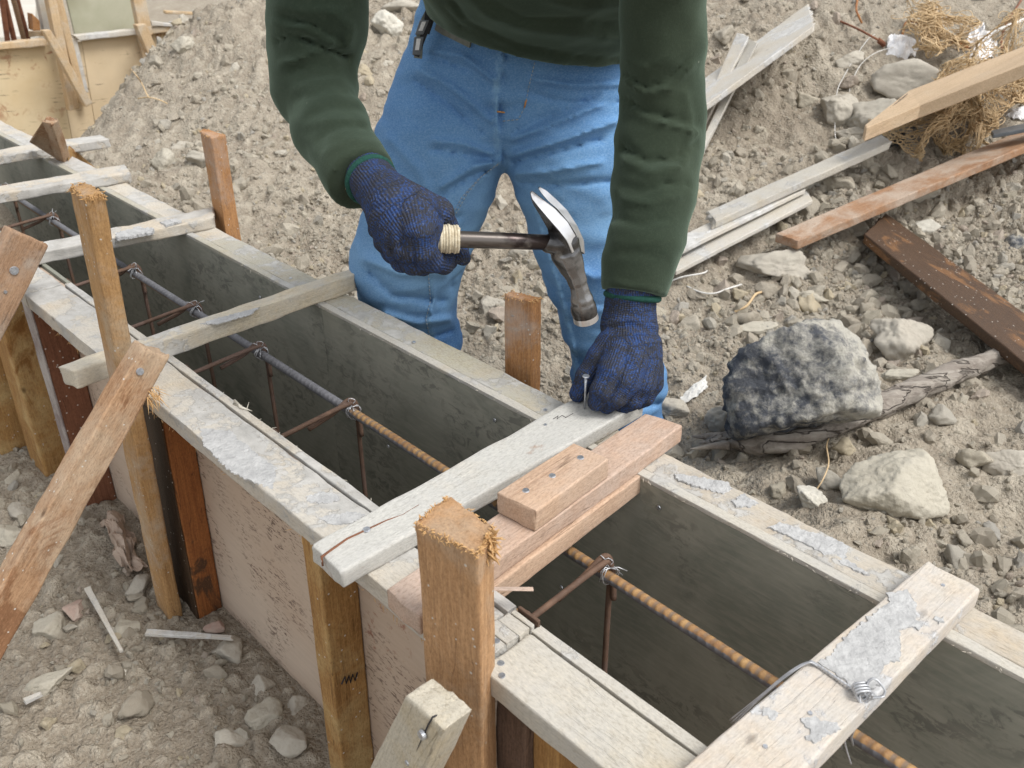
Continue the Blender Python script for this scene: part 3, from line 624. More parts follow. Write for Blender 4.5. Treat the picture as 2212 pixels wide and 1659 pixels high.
# layered packing strips between the two near sides
pk = empty('packing_strips', F(0.46, 0.44, -0.03), 'stack of thin grey plywood strips packed in the joint behind the tall front stake', 'plywood strips')
for i, (va, vb, zt_) in enumerate(((0.389, 0.4205, 0.0030), (0.4215, 0.4360, 0.0040), (0.4370, 0.4505, 0.0035), (0.4520, 0.4570, 0.0045), (0.4605, 0.4635, 0.0060))):
    box_uvz('strip', 0.4462, 0.4765-0.0012*i, va, vb, -0.022, zt_, M['grey_plank'] if i < 4 else M['dark_ply'], seed=30+i, r=0.0006, res=0.006, parent=pk)
nail(pk, F(0.4560, 0.417, 0.0034), (0, 0, 1), 0.004)

ff = empty('formwork_side', F(1.2, 0.76, -0.2), 'far side of the formwork, mottled cement stained rail over dark plywood', 'formwork', 'formwork of the trench')
box_uvz('top_rail', 0.02, 0.62, 0.7395, 0.785, -0.027, 0.0, M['rail_front'], seed=41, r=0.002, rough=0.003, endrough=0.004, parent=ff, wane=0.002, label='cement crusted rail')
box_uvz('top_rail', 0.621, 1.62, 0.7395, 0.785, -0.027, 0.0, M['rail_far'], seed=42, r=0.002, rough=0.0025, parent=ff, wane=0.002, label='mossy brown rail')
box_uvz('top_rail', 1.621, 3.3, 0.7395, 0.785, -0.027, 0.0, M['rail'], seed=43, r=0.002, rough=0.002, parent=ff)
for a, b, k in ((0.02, 1.213, 44), (1.2135, 2.43, 45), (2.4305, 3.3, 46)):
    ply_long(a, b, 0.7255, 0.7375, M['ply_in'], k, ff, z1=-0.0052); box_uvz('panel_edge', a, b, 0.7248, 0.7382, -0.005, 0.0012, M['rail_b'] if k == 44 else M['rail_far'], seed=k+5, r=0.001, rough=0.0015, parent=ff)
    
fibres('splinters', lambda g: F(g.uniform(0.05, 1.5), 0.7235, g.uniform(-0.003, 0.0)), 60, 0.006, 0.4, lambda g: UU*g.choice((-1, 1))-VV*0.25-Vector((0, 0, 0.4)), M['fibre_grey'], ff, 7, 0.0005)
for u_, z_ in ((0.505, -0.03), (0.79, -0.035), (0.655, -0.25), (1.05, -0.2), (1.42, -0.05), (0.3, -0.2)):
    nail(ff, F(u_, 0.7237, z_), -VV, 0.0032)
for u_ in (1.0, 1.35, 0.72): nail(ff, F(u_, 0.752, 0.0008), (0, 0, 1), 0.003)

# ------------------------------------------------------------------ stakes
def fuzz_top(o, quad, z, n, L, mat, seed):
    T = [Vector(q) for q in quad]; c = sum(T, Vector())/4
    def base(g):
        i = g.randrange(4); t = g.random(); return T[i].lerp(T[(i+1) % 4], t).lerp(c, 0.03)+Vector((0, 0, g.uniform(-0.006, 0.001)))
    def dv(g): return Vector((g.uniform(-1, 1), g.uniform(-1, 0.4), g.uniform(-0.9, 0.9)))
    return fibres('torn_fibres', base, n, L, 0.5, dv, mat, o, seed, 0.0007)
q1 = [(894, 1128), (966, 1070), (1068, 1138), (1034, 1196)]
T = [pz(*q, 0.155) for q in q1]
st = hexmesh('wooden_stake', T, [t+Vector((0, 0, -0.66)) for t in T], M['stake_tan'], seed=51, r=0.004, rough=0.0012, endrough=0.006)
tag(st, 'thick tan stake with ragged mushroomed top, nearest to the camera', 'stake', 'stakes holding the formwork')
fuzz_top(st, T, 0.155, 420, 0.0055, M['fibre'], 3)
fibres('torn_fibres', lambda g: T[2].lerp(T[3], 0.35)+Vector((g.uniform(-.004, .004), g.uniform(-.003, .003), g.uniform(-0.02, 0.004))), 60, 0.014, 0.5, lambda g: Vector((0.6, -0.5, g.uniform(-1.0, 0.9))), M['fibre'], st, 9, 0.0014)
for f_, z_ in ((0.45, 0.02), (0.4, -0.03)): pass
t1 = [(148, 400), (188, 394), (228, 417), (183, 426)]
T = [pz(*q, 0.30) for q in t1]; d = pz(370, 1359, -0.48)-T[3]
st = hexmesh('wooden_stake', T, [t+d for t in T], M['stake_orange'], seed=52, r=0.005, rough=0.0015, endrough=0.004, bow=0.004)
tag(st, 'tall leaning orange stake with flat purplish top, left in front of the trench', 'stake', 'stakes holding the formwork')
fuzz_top(st, T, 0.3, 120, 0.007, M['fibre'], 4)
T = [pz(*q, 0.103) for q in ((1088, 636), (1104, 629), (1172, 641), (1150, 649))]
st = hexmesh('wooden_stake', T, [t+Vector((0, 0, -0.55)) for t in T], M['stake_far'], seed=53, r=0.003)
tag(st, 'short orange brown stake behind the far rail, between the worker\'s legs', 'stake', 'stakes holding the formwork'); fuzz_top(st, T, 0.1, 70, 0.006, M['fibre'], 5)
T = [pz(*q, 0.178) for q in ((432, 284), (440, 277), (488, 290), (455, 298))]; d = pz(486, 520, -0.03)-pz(458, 298, 0.178)
st = hexmesh('wooden_stake', T, [t+Vector((0, 0, -0.5))+UU*0.0 for t in T], M['stake_far'], seed=54, r=0.003)
tag(st, 'brown stake behind the far rail where the second cross batten ends', 'stake', 'stakes holding the formwork'); fuzz_top(st, T, 0.178, 50, 0.007, M['fibre'], 6)
# split stake at the upper left with a flap of broken wood and a prop
T = [pz(*q, 0.13) for q in ((90, 262), (106, 250), (127, 258), (110, 268))]; d = pz(158, 352, -0.02)-pz(127, 258, 0.13)
st = hexmesh('wooden_stake', T, [t+d*3.4 for t in T], M['brace_brown'], seed=55, r=0.005, rough=0.003, endrough=0.012)
tag(st, 'broken brown stake split open at the top, behind the far rail at upper left', 'stake', 'stakes holding the formwork')
a = [pz(92, 262, 0.125), pz(96, 262, 0.125), pz(64, 305, 0.06), pz(68, 306, 0.06)]
hexmesh('split_slab', [a[0], a[1], pz(122, 343, 0.0), pz(118, 341, 0.0)], [a[2], a[3], pz(74, 312, 0.04), pz(70, 311, 0.04)], M['brace_brown'], seed=56, r=0.001, endrough=0.008, parent=st)
P0, P1 = pz(147, 318, 0.03), pz(206, 368, -0.09)
pr = hexmesh('wooden_prop', [P0, P0+UU*0.02+VV*0.01, pz(147, 350, 0.0)+UU*0.02+VV*0.01, pz(147, 350, 0.0)], [P1, P1+UU*0.02+VV*0.01, pz(182, 372, -0.09)+UU*0.02+VV*0.01, pz(182, 372, -0.09)], M['amber'], seed=57, r=0.002)
tag(pr, 'short amber prop slanting down from the broken stake', 'timber prop')
# stakes at the far left edge, in front of the near side
T = [F(1.95, 0.36, 0.16), F(1.95, 0.395, 0.16), F(2.015, 0.395, 0.16), F(2.015, 0.36, 0.16)]
st = hexmesh('wooden_stake', T, [t+Vector((0, 0, -0.66)) for t in T], M['stake_orange'], seed=58, r=0.004)
tag(st, 'orange stake cut by the left edge of the picture', 'stake', 'stakes holding the formwork')
T = [F(1.80, 0.365, -0.03), F(1.80, 0.415, -0.03), F(1.87, 0.415, -0.03), F(1.87, 0.365, -0.03)]
T = [F(1.76, 0.375, -0.02), F(1.76, 0.425, -0.02), F(1.85, 0.425, -0.02), F(1.85, 0.375, -0.02)]
st = hexmesh('wooden_stake', T, [t+Vector((0, 0, -0.46))+UU*0.02 for t in T], M['amber'], seed=59, r=0.004)
tag(st, 'amber stake next to the red brown stud, below the nailed brown brace', 'stake', 'stakes holding the formwork')
T = [F(1.96, 0.33, -0.03), F(1.96, 0.40, -0.03), F(2.02, 0.40, -0.03), F(2.02, 0.33, -0.03)]
T = [F(1.93, 0.345, -0.02), F(1.93, 0.42, -0.02), F(1.945, 0.42, -0.02), F(1.945, 0.345, -0.02)]
st = hexmesh('wooden_stake', T, [t+Vector((0, 0, -0.46))-VV*0.01 for t in T], M['amber'], seed=60, r=0.003)
tag(st, 'flat amber board with a grey band, leftmost under the brown brace', 'stake', 'stakes holding the formwork')

# ------------------------------------------------------------------ braces
def brace_u(name, pxA, pxB, u, th, mat, label, seed, group='slanting braces of the formwork', **k):
    """wide face towards the camera in the plane u; px = (upper/left edge, right edge) at either end"""
    A = [pu(*pxA[0], u), pu(*pxA[1], u)]; B = [pu(*pxB[0], u), pu(*pxB[1], u)]; d = UU*th
    o = hexmesh(name, [A[0], A[1], A[1]+d, A[0]+d], [B[0], B[1], B[1]+d, B[0]+d], mat, seed=seed, **k)
    return tag(o, label, 'brace', group)
br = brace_u('diagonal_brace', ((310, 751), (368, 772)), ((-95, 1434), (-95, 1600)), 1.035, 0.030, M['brace_brown'], 'long brown brace with wavy waney edge, nailed to the tall orange stake', 61, r=0.004, rough=0.003, wane=0.006)
nail(br, pu(303, 803, 1.033), -UU, 0.0052, 0.002)
for q in ((381, 492), (397, 506)): pass
fibres('torn_fibres', lambda g: pu(330+g.uniform(-14, 14), 850+g.uniform(-18, 18), 1.036), 45, 0.022, 0.5, lambda g: Vector((0.5, -0.2, -0.8)), M['fibre'], br, 12, 0.0006)
bk = brace_u('diagonal_brace', ((22, 494), (107, 533)), ((-95, 728), (-45, 830)), 1.56, 0.030, M['block_brown'], 'wide dull brown brace at the left edge with a bright nail head', 62, r=0.004)
nail(bk, pu(31, 585, 1.558), -UU, 0.0075, 0.002); nail(bk, pu(12, 631, 1.559), -UU, 0.003)
d = VV*0.030
A = [pv(875, 1504, 0.30), pv(959, 1577, 0.30)]; L_ = (pv(923, 1659, 0.30)-A[1]); B = [pv(802, 1654, 0.30)-A[0], L_]
A2 = [A[0]+B[0]*2.6, A[1]+L_*3.2]
fgb = hexmesh('diagonal_brace', [A[0], A[1], A[1]+d, A[0]+d], [A2[0], A2[1], A2[1]+d, A2[0]+d], M['brace_pale'], seed=63, r=0.003, rough=0.002)
tag(fgb, 'pale grey cracked brace nailed low on the nearest tan stake', 'brace', 'slanting braces of the formwork')
nail(fgb, pv(911, 1588, 0.2975), -VV, 0.0048, 0.003); nail(fgb, pv(879, 1649, 0.299), -VV, 0.003)
crk = [pv(x, y, 0.2992) for x, y in ((934, 1549), (931, 1556), (925, 1566), (919, 1580), (912, 1594), (904, 1612), (900, 1622))]
link('crack', tube_mesh('crack', [pv(957, 1540, 0.315)]+crk, [0.0008]*5+[0.0006, 0.0004, 0.0002], M['ink'], 5), fgb)

# ------------------------------------------------------------------ cross members
G = 'cross battens laid over the trench'
def patch(outline, z, th, mat, parent, seed, name='cement_patch'):
    """a dried splash of cement lying on a board: jagged outline, thin, lumpy"""
    rg = np.random.default_rng(seed); P = [pz(x, y, z) for x, y in outline]; R = []
    for i in range(len(P)):
        a, b = P[i], P[(i+1) % len(P)]; n = max(2, int((b-a).length/0.0025)); d = (b-a).normalized(); nn = Vector((-d.y, d.x, 0))
        for k in range(n): R.append(a.lerp(b, k/n)+nn*float(rg.normal())*0.0011)
    bm = bmesh.new(); lo_ = [bm.verts.new(p-Vector((0, 0, 0.0008))) for p in R]; cc = sum(R, Vector())/len(R)
    up_ = [bm.verts.new(p+(cc-p).normalized()*0.0007+Vector((0, 0, th*float(rg.uniform(0.5, 1.0))))) for p in R]
    for i in range(len(R)): bm.faces.new((lo_[i], lo_[(i+1) % len(R)], up_[(i+1) % len(R)], up_[i]))
    f_ = bm.faces.new(up_); bmesh.ops.triangulate(bm, faces=[f_], quad_method='BEAUTY', ngon_method='BEAUTY')
    bmesh.ops.recalc_face_normals(bm, faces=bm.faces); me = bpy.data.meshes.new(name); bm.to_mesh(me); bm.free(); me.materials.append(mat)
    return link(name, me, parent)
def cross(px, z, th, mat, label, seed, z2=None, **k):
    o = plank_px('cross_batten', px, z, th, mat, z2, seed=seed, **k); return tag(o, label, 'batten', G)
b0 = cross(((-60, 331), (-60, 346), (236, 300), (217, 290)), 0.022, 0.022, M['spreader_crust'], 'crusted batten farthest left, crossing behind the broken stake', 71, r=0.003, rough=0.003)
b1 = cross(((-70, 415), (-70, 430), (281, 372), (270, 353)), 0.024, 0.022, M['spreader_crust'], 'cement crusted batten with a long split in its right end', 72, r=0.003, rough=0.004, wane=0.003)
crk = [pz(x, y, 0.012) for x, y in ((201, 382), (222, 379), (245, 374), (272, 369))]
link('split', tube_mesh('split', [p-UU*0.0 for p in crk], [0.0012, 0.004, 0.005, 0.003], M['ink'], 6), b1)
b2 = cross(((60, 529), (60, 551), (461, 470), (461, 447)), 0.023, 0.022, M['spreader_crust'], 'batten with lumps of grey cement, ending at the brown far stake', 73, r=0.003, rough=0.004, wane=0.003)
b3 = cross(((125, 789), (161, 800), (766, 593), (765, 577)), 0.030, 0.030, M['spreader'], 'clean pale batten passing behind the tall orange stake to the worker\'s knee', 74, r=0.003, rough=0.002, endrough=0.004)
b4 = cross(((672, 1176), (737, 1237), (1392, 868), (1300, 826)), 0.022, 0.022, M['held'], 'white grey batten the worker is nailing down, cracked at its near end', 75, r=0.003, rough=0.0015, endrough=0.003)
nail(b4, pz(792, 1143, 0.0228), (0, 0, 1), 0.0045); 
crk = [pz(x, y, 0.0222) for x, y in ((695, 1203), (720, 1185), (750, 1164), (792, 1144), (835, 1124), (870, 1112), (905, 1090))]
link('crack', tube_mesh('crack', [pz(697, 1222, 0.012)]+crk, [0.0012, 0.0016, 0.0015, 0.0013, 0.001, 0.0008, 0.0006, 0.0003], M['redbrown'], 5), b4)
link('pencil_mark', tube_mesh('pencil_mark', [pz(*q, 0.0225) for q in ((1195, 905), (1206, 898), (1203, 905), (1214, 897), (1222, 902), (1238, 893))], 0.0004, M['ink'], 4), b4)
nail(b4, pz(1178, 917, 0.0226), (0, 0, 1), 0.0022)
md = plank_px('spreader_board', ((834, 1273), (905, 1333), (1475, 918), (1394, 892)), 0.025, 0.0245, M['fresh_pink'], seed=76, r=0.002, rough=0.0008)
tag(md, 'fresh pinkish board lying across both rails beside the held batten', 'board', 'boards of the nailed spacer')
o = plank_px('spreader_block', ((1072, 1063), (1157, 1105), (1316, 990), (1239, 956)), 0.052, 0.0265, M['fresh_orange'], seed=77, r=0.002, rough=0.0008)
tag(o, 'short orange pink block with three nail heads, on top of the pinkish board', 'block', 'boards of the nailed spacer')
for q in ((1136, 1059), (1193, 1027), (1254, 988)): nail(o, pz(*q, 0.0527), (0, 0, 1), 0.0042)
a0 = pz(1390, 1024, 0.0); dr = (pz(905, 1333, 0.0)-pz(1475, 918, 0.0)).normalized(); Lb = (a0.dot(VV)-0.467)/abs(dr.dot(VV)); bw = (pz(1394, 892, 0.025)-pz(1475, 918, 0.025)); dn = Vector((0, 0, -0.026))
o = hexmesh('spreader_board', [a0, a0+bw, a0+bw+dn, a0+dn], [a0+dr*Lb, a0+dr*Lb+bw, a0+dr*Lb+bw+dn, a0+dr*Lb+dn], M['fresh_orange'], seed=78, r=0.002)
tag(o, 'lowest pinkish board hanging between the plywood sides under the spacer', 'board', 'boards of the nailed spacer')
bc = cross(((1300, 1801), (1560, 1843), (2120, 1271), (2004, 1211)), 0.024, 0.024, M['bigcross'], 'wide pale board with white cement patches and a twisted wire, lower right', 79, r=0.003, rough=0.0015, endrough=0.003)
for q in ((2037, 1264), (1750, 1540), (1653, 1612)): nail(bc, pz(*q, 0.0243), (0, 0, 1), 0.0022)
z5 = lambda *q: [(1394.7+.3786*x, 1030.9+.3786*y) for x, y in q]
patch(z5((1370, 662), (1440, 655), (1490, 642), (1550, 730), (1540, 800), (1590, 840), (1560, 868), (1500, 850), (1455, 880), (1460, 960), (1450, 1050), (1385, 1062), (1345, 1110), (1335, 1190), (1215, 1240), (1150, 1180), (1060, 1110), (975, 1060), (1060, 1010), (1110, 940), (1170, 880), (1270, 800), (1390, 712)), 0.0242, 0.0016, M['cement'], bc, 1)
patch(z5((880, 1375), (940, 1360), (1000, 1390), (1090, 1400), (1120, 1440), (1040, 1470), (960, 1520), (920, 1500), (925, 1440)), 0.0242, 0.0010, M['cement'], bc, 2)
patch(z5((1660, 800), (1700, 792), (1708, 830), (1670, 838)), 0.0242, 0.001, M['cement'], bc, 3)
patch(z5((640, 1330), (720, 1320), (780, 1350), (720, 1390)), 0.0242, 0.0008, M['cement'], bc, 4)
patch(z5((160, -20), (330, 5), (470, 30), (500, 70), (440, 100), (300, 60), (190, 20)), 0.0, 0.0016, M['cement'], ff, 5)
patch(z5((490, 140), (560, 95), (640, 150), (600, 175), (520, 170)), 0.0, 0.0016, M['cement'], ff, 6)
patch(z5((690, 290), (760, 260), (900, 300), (1080, 350), (1160, 400), (1140, 470), (1280, 560), (1200, 540), (1060, 470), (940, 400), (800, 330)), 0.0, 0.0018, M['cement'], ff, 7)
z4 = lambda *q: [(606.4+.3786*x, 1030.9+.3786*y) for x, y in q]
patch(z4((130, 110), (230, 85), (320, 100), (340, 125), (270, 155), (170, 150)), 0.0, 0.0014, M['cement'], fw, 8)
patch(z4((205, 235), (310, 210), (420, 200), (490, 215), (400, 270), (290, 275)), 0.0, 0.0012, M['cement'], fw, 9)
patch(((430, 925), (500, 930), (560, 985), (600, 1010), (590, 1060), (500, 1020), (440, 965)), 0.0, 0.0010, M['cement'], fw, 10)
patch(((250, 508), (300, 494), (335, 497), (330, 506), (285, 514), (252, 520)), 0.0232, 0.006, M['cement'], b2, 12)
patch(((345, 482), (380, 474), (392, 480), (360, 490)), 0.0232, 0.004, M['cement'], b2, 13)
patch(((430, 700), (490, 682), (560, 664), (540, 680), (470, 700)), 0.0302, 0.0008, M['cement'], b3, 14)
ws = hexmesh('wood_splinter', [pz(1050, 1268, 0.03), pz(1050, 1275, 0.03), pz(1050, 1275, 0.026), pz(1050, 1268, 0.026)], [pz(1150, 1268, 0.03), pz(1152, 1277, 0.03), pz(1152, 1277, 0.027), pz(1150, 1268, 0.027)], M['fresh_pink'], seed=80, r=0.0006)
tag(ws, 'thin splinter sticking out over the trench beside the front stake', 'splinter')

# ------------------------------------------------------------------ reinforcement
def rebar(name, P0, P1, r, label, bend=0.0, ribs=True, seg=16, mat='rebar', pitch=0.0105, xshift=0.0):
    L = (P1-P0).length; X = (P1-P0).normalized(); Mx = frame(X, Vector((0, 0, 1)), P0); st = 0.0014 if ribs else 0.03
    n = int(L/st); x = np.linspace(0, L, n); a = np.linspace(0, 2*math.pi, seg, endpoint=False)
    XX, AA = np.meshgrid(x, a, indexing='ij')
    ph = (XX/pitch+0.35*np.abs(np.sin(AA)))%1.0
    rib = np.exp(-((ph-0.5)/0.12)**2)*0.0011*np.clip(np.abs(np.cos(AA))*1.6, 0, 1) if ribs else 0*XX
    lon = 0.0009*np.exp(-((np.abs(np.cos(AA))-0)/0.25)**2) if ribs else 0*XX
    R = r+rib+lon
    V = np.stack([XX, R*np.cos(AA+1.1), R*np.sin(AA+1.1)], -1); V[..., 2] += bend*np.sin(XX/L*math.pi*2)
    V = V.reshape(-1, 3); idx = np.arange(n*seg).reshape(n, seg)
    Q = np.stack([idx[:-1], idx[1:], np.roll(idx, -1, 1)[1:], np.roll(idx, -1, 1)[:-1]], -1).reshape(-1, 4)[:, ::-1]
    me = mesh_np(name, V, Q, M[mat], smooth=True); o = link(name, me, None, Mx); return tag(o, label, 'rebar', 'bars of the reinforcement cage')
rebar('rebar', F(0.0, 0.611, -0.058), F(2.9, 0.613, -0.050), 0.0060, 'long ribbed bar down the middle of the trench, orange in front and blue grey behind', 0.003)
rebar('rebar', F(0.0, 0.497, -0.058), F(2.9, 0.497, -0.058), 0.0060, 'long ribbed bar tucked under the near plywood edge', 0.002)
rebar('rebar', F(0.0, 0.611, -0.42), F(2.9, 0.611, -0.42), 0.0060, 'long bottom bar of the cage at the far side of the trench floor', 0.002)
rebar('rebar', F(0.0, 0.497, -0.42), F(2.9, 0.497, -0.42), 0.0060, 'long bottom bar of the cage at the near side of the trench floor', 0.002)
stu = [pv(x, y, 0.611).dot(UU) for x, y in ((1308, 1240), (757, 874), (562, 763), (420, 665), (290, 583), (112, 468))]+[2.42, 2.75]
wl = ['nearest stirrup, its hook standing up right of the front stake', 'stirrup under the tallest wire loop, right of centre', 'stirrup with a wire knot just right of the clean pale batten', 'stirrup just left of the clean pale batten', 'stirrup whose end shows right of the tall orange stake', 'stirrup at upper left beside the cement lump batten', 'far stirrup at the left edge under the split batten', 'farthest stirrup beyond the battens']
def torus_wire(c, n, R, r, turns, h, seed, tail=0.012):
    rg = random.Random(seed); n = Vector(n).normalized(); X = n.orthogonal().normalized(); Y = n.cross(X); P = []
    for k in range(int(turns*14)+1):
        a = k/14*2*math.pi; P.append(c+(X*math.cos(a)+Y*math.sin(a))*R*(1+0.15*math.sin(3*a+seed))+n*(k/(turns*14)-0.5)*h)
    return tube_mesh('w', P, r, None, 6)
for i, u_ in enumerate(stu):
    dz = 0.0 if i else 0.004
    zt = -0.046+dz
    pts = [F(u_+0.012, 0.600, zt-0.010), F(u_+0.010, 0.560, zt-0.006), F(u_+0.004, 0.600, zt+0.002), F(u_+0.002, 0.615, zt+0.003), F(u_, 0.622, zt-0.004)]
    pts = [F(u_+0.010, 0.545, zt-0.003-0.010), F(u_+0.009, 0.585, zt-0.004), F(u_+0.006, 0.610, zt+0.009), F(u_+0.004, 0.6205, zt+0.004), F(u_+0.003, 0.6235, zt-0.012), F(u_+0.002, 0.622, -0.10), F(u_, 0.622, -0.42), F(u_, 0.612, -0.432), F(u_, 0.497, -0.432), F(u_, 0.487, -0.42), F(u_, 0.487, -0.06), F(u_, 0.492, zt), F(u_, 0.505, zt+0.001), F(u_, 0.60, zt+0.007), F(u_-0.001, 0.615, zt+0.003), F(u_-0.002, 0.622, zt-0.02), F(u_-0.006, 0.621, zt-0.05)]
    o = link('stirrup', tube_mesh('stirrup', spline(pts, 5), 0.0036, M['rust_thin'], 8)); tag(o, wl[i], 'stirrup', 'stirrups of the reinforcement cage')
    c = F(u_-0.004, 0.612, -0.052)
    ms = [torus_wire(c, VV*0.3+UU, 0.0105, 0.0006, 2.2, 0.006, i), torus_wire(c+UU*0.006, UU-VV*0.4+Vector((0, 0, 0.3)), 0.0110, 0.0006, 1.4, 0.004, i+3), torus_wire(c+Vector((0, 0, 0.017))+UU*0.002, UU+VV*0.7, 0.0048, 0.0006, 1.6, 0.001, i+5)]
    for k in range(3):
        rg = random.Random(i*7+k); e = Vector((rg.uniform(-.5, 1), rg.uniform(-1, .3), rg.uniform(-.8, 0.9))).normalized()*0.02
        ms.append(tube_mesh('w', [c+Vector((0, 0, 0.010)), c+Vector((0, 0, 0.012))+e*0.5, c+Vector((0, 0, 0.008))+e], 0.0006, None, 5))
    o = link('tie_wire', join_meshes('tie_wire', ms, M['wire'])); tag(o, ('wire knot on the nearest stirrup, right of the front stake', 'wire knot with the tallest loop, right of centre', 'wire knot just right of the clean pale batten', 'wire knot just left of the clean pale batten', 'wire knot right of the tall orange stake', 'wire knot at upper left beside the cement lump batten', 'wire knot hidden under the split batten', 'farthest wire knot at the left edge')[i], 'wire', 'wire knots on the cage')
# twisted wire lashed round the wide pale board
zt = 0.026
tw = [pz(1752, 1431, zt), pz(1768, 1440, zt), pz(1790, 1455, zt), pz(1812, 1470, zt), pz(1836, 1486, zt), pz(1853, 1500, zt)]
ms = []
for ph in (0, math.pi):
    S = spline(tw, 14); P = []
    for k, s_ in enumerate(S):
        a = k*0.75+ph; P.append(s_+(UU*math.cos(a)+Vector((0, 0, 1))*math.sin(a))*0.0014)
    ms.append(tube_mesh('w', P, 0.0011, None, 6))
for j in range(3):
    o_ = j*3
    ms.append(tube_mesh('w', spline([pz(1768, 1440, zt), pz(1745, 1430+j, zt+0.003), pz(1700, 1455+o_, 0.016), pz(1640, 1505+o_, -0.01), pz(1576+o_, 1556+2*o_, -0.04)], 8), 0.0008, None, 5))
ms.append(torus_wire(pz(1862, 1496, zt+0.004), UU+VV, 0.0062, 0.0010, 4, 0.012, 1)); ms.append(torus_wire(pz(1889, 1489, zt+0.006), Vector((-0.2, -0.8, 0.5)), 0.0078, 0.0010, 2.3, 0.003, 2))
ms.append(tube_mesh('w', spline([pz(1857, 1502, zt), pz(1858, 1530, 0.02), pz(1852, 1560, 0.0), pz(1840, 1590, -0.03), pz(1843, 1610, -0.06)], 8), 0.001, None, 5))
ms.append(tube_mesh('w', spline([pz(1822, 1575, -0.03), pz(1826, 1610, -0.05), pz(1838, 1650, -0.07)], 6), 0.0009, None, 5)); ms.append(tube_mesh('w', [pz(1816, 1580, -0.03), pz(1818, 1618, -0.06)], 0.0009, None, 5))
o = link('lashing_wire', join_meshes('lashing_wire', ms, M['wire'])); tag(o, 'twisted silver wire with a looped knot, round the wide pale board', 'wire')
# ------------------------------------------------------------------ second formwork at upper left, lying across the view
U2 = 4.31
def hexu(name, px, u, th, mat, seed, parent=None, **k):
    """px: top-left, top-right, bottom-right, bottom-left of a face in the plane u, extruded away by th"""
    P = [pu(*p, u) for p in px]; d = UU*th
    return hexmesh(name, [P[0], P[1], P[1]+d, P[0]+d], [P[3], P[2], P[2]+d, P[3]+d], mat, seed=seed, res=0.03, parent=parent, **k)
f2 = empty('formwork_side', F(U2, 1.3, -0.4), 'cream plywood formwork with rust red scuffs, crossing the upper left corner', 'formwork', 'formwork of the second trench')
hexu('plywood_panel', ((-120, 106), (118, 96), (160, 330), (-90, 380)), U2+0.02, 0.012, M['ply_cream'], 101, f2, label='rust scuffed cream panel')
hexu('plywood_panel', ((119, 96), (176, 90), (215, 330), (161, 330)), U2+0.021, 0.012, M['ply_cream2'], 102, f2)
hexu('plywood_panel', ((176, 86), (336, 70), (380, 300), (216, 330)), U2+0.02, 0.012, M['ply_cream2'], 103, f2)
hexu('plywood_panel', ((336, 70), (470, 56), (520, 200), (380, 300)), U2+0.02, 0.012, M['ply_cream'], 104, f2)
hexu('top_rail', ((-120, 104), (101, 84), (103, 99), (-120, 120)), U2-0.02, 0.05, M['far_cream'], 105, f2, r=0.004)
hexu('top_rail', ((120, 80), (150, 78), (152, 91), (121, 93)), U2-0.02, 0.05, M['far_cream'], 106, f2, r=0.004)
hexu('top_rail', ((160, 77), (297, 63), (297, 76), (172, 88)), U2-0.02, 0.045, M['white_plank'], 107, f2, r=0.004)
hexu('top_rail', ((325, 60), (500, 40), (503, 52), (329, 74)), U2-0.02, 0.05, M['far_cream'], 108, f2, r=0.004)
hexu('stud', ((150, 84), (166, 82), (192, 200), (178, 200)), U2-0.005, 0.02, M['white_plank'], 109, f2)
hexu('stud', ((297, 78), (309, 77), (330, 150), (316, 150)), U2-0.005, 0.02, M['far_cream'], 110, f2)
gs = hexu('cement_stained_sheet', ((125, -80), (285, -80), (297, 64), (163, 78)), U2+0.16, 0.015, M['green_sheet'], 111)
tag(gs, 'tall grey green cement stained sheet standing behind the white rail', 'sheet')
def post2(px, u, th, mat, label, seed, **k):
    return tag(hexu('wooden_post', px, u, th, mat, seed, r=0.004, **k), label, 'post', 'posts of the second formwork')
post2(((92, -60), (110, -60), (172, 235), (152, 240)), U2-0.08, 0.05, M['far_cream'], 'tall cream post, widest of those at upper left', 112)
post2(((70, -60), (92, -60), (118, 75), (97, 75)), U2+0.09, 0.04, M['grey_plank'], 'grey post leaning just left of the tall cream post', 113)
post2(((106, -50), (124, -50), (190, 222), (176, 226)), U2-0.03, 0.035, M['far_cream'], 'thin brown grey post right of the tall cream post', 114)
post2(((276, -60), (305, -60), (331, 76), (304, 78)), U2-0.06, 0.04, M['far_cream'], 'cream post at the right end of the white rail', 115)
post2(((317, -40), (330, -40), (349, 45), (338, 45)), U2+0.9, 0.05, M['far_cream'], 'pale post standing beyond the far gravel, left of the sleeve', 116) if False else None
post2(((519, -40), (538, -40), (545, 27), (527, 28)), 4.9, 0.04, M['far_cream'], 'post pair member left of the sleeve, at the top edge', 117)
post2(((563, -40), (584, -40), (586, 42), (568, 43)), 4.7, 0.04, M['far_cream'], 'post right beside the green sleeve at the top edge', 118)
def brace2(px, u, label, seed):
    return tag(hexu('diagonal_brace', px, u, 0.04, M['far_cream'], seed, r=0.004), label, 'brace', 'braces of the second formwork')
brace2(((93, 66), (110, 64), (200, 222), (186, 232)), U2-0.15, 'slanting cream brace across the tall cream post', 120)
brace2(((294, 54), (315, 51), (353, 134), (330, 140)), U2-0.13, 'slanting cream brace against the right hand post', 121)
def batten2(px, u, mat, label, seed): return tag(hexu('loose_batten', px, u, 0.03, mat, seed, r=0.003), label, 'batten', 'loose battens on the second formwork')
batten2(((326, 45), (376, 52), (378, 59), (328, 55)), U2-0.03, M['white_plank'], 'short whitish batten on the right part of the far rail', 122)
batten2(((370, 48), (470, 36), (471, 43), (372, 57)), U2+0.1, M['grey_plank'], 'grey batten lying along the far rail', 123)
batten2(((358, 23), (570, 34), (570, 40), (358, 30)), U2+0.35, M['far_cream'], 'thin warped cream lath behind the far rail', 124)
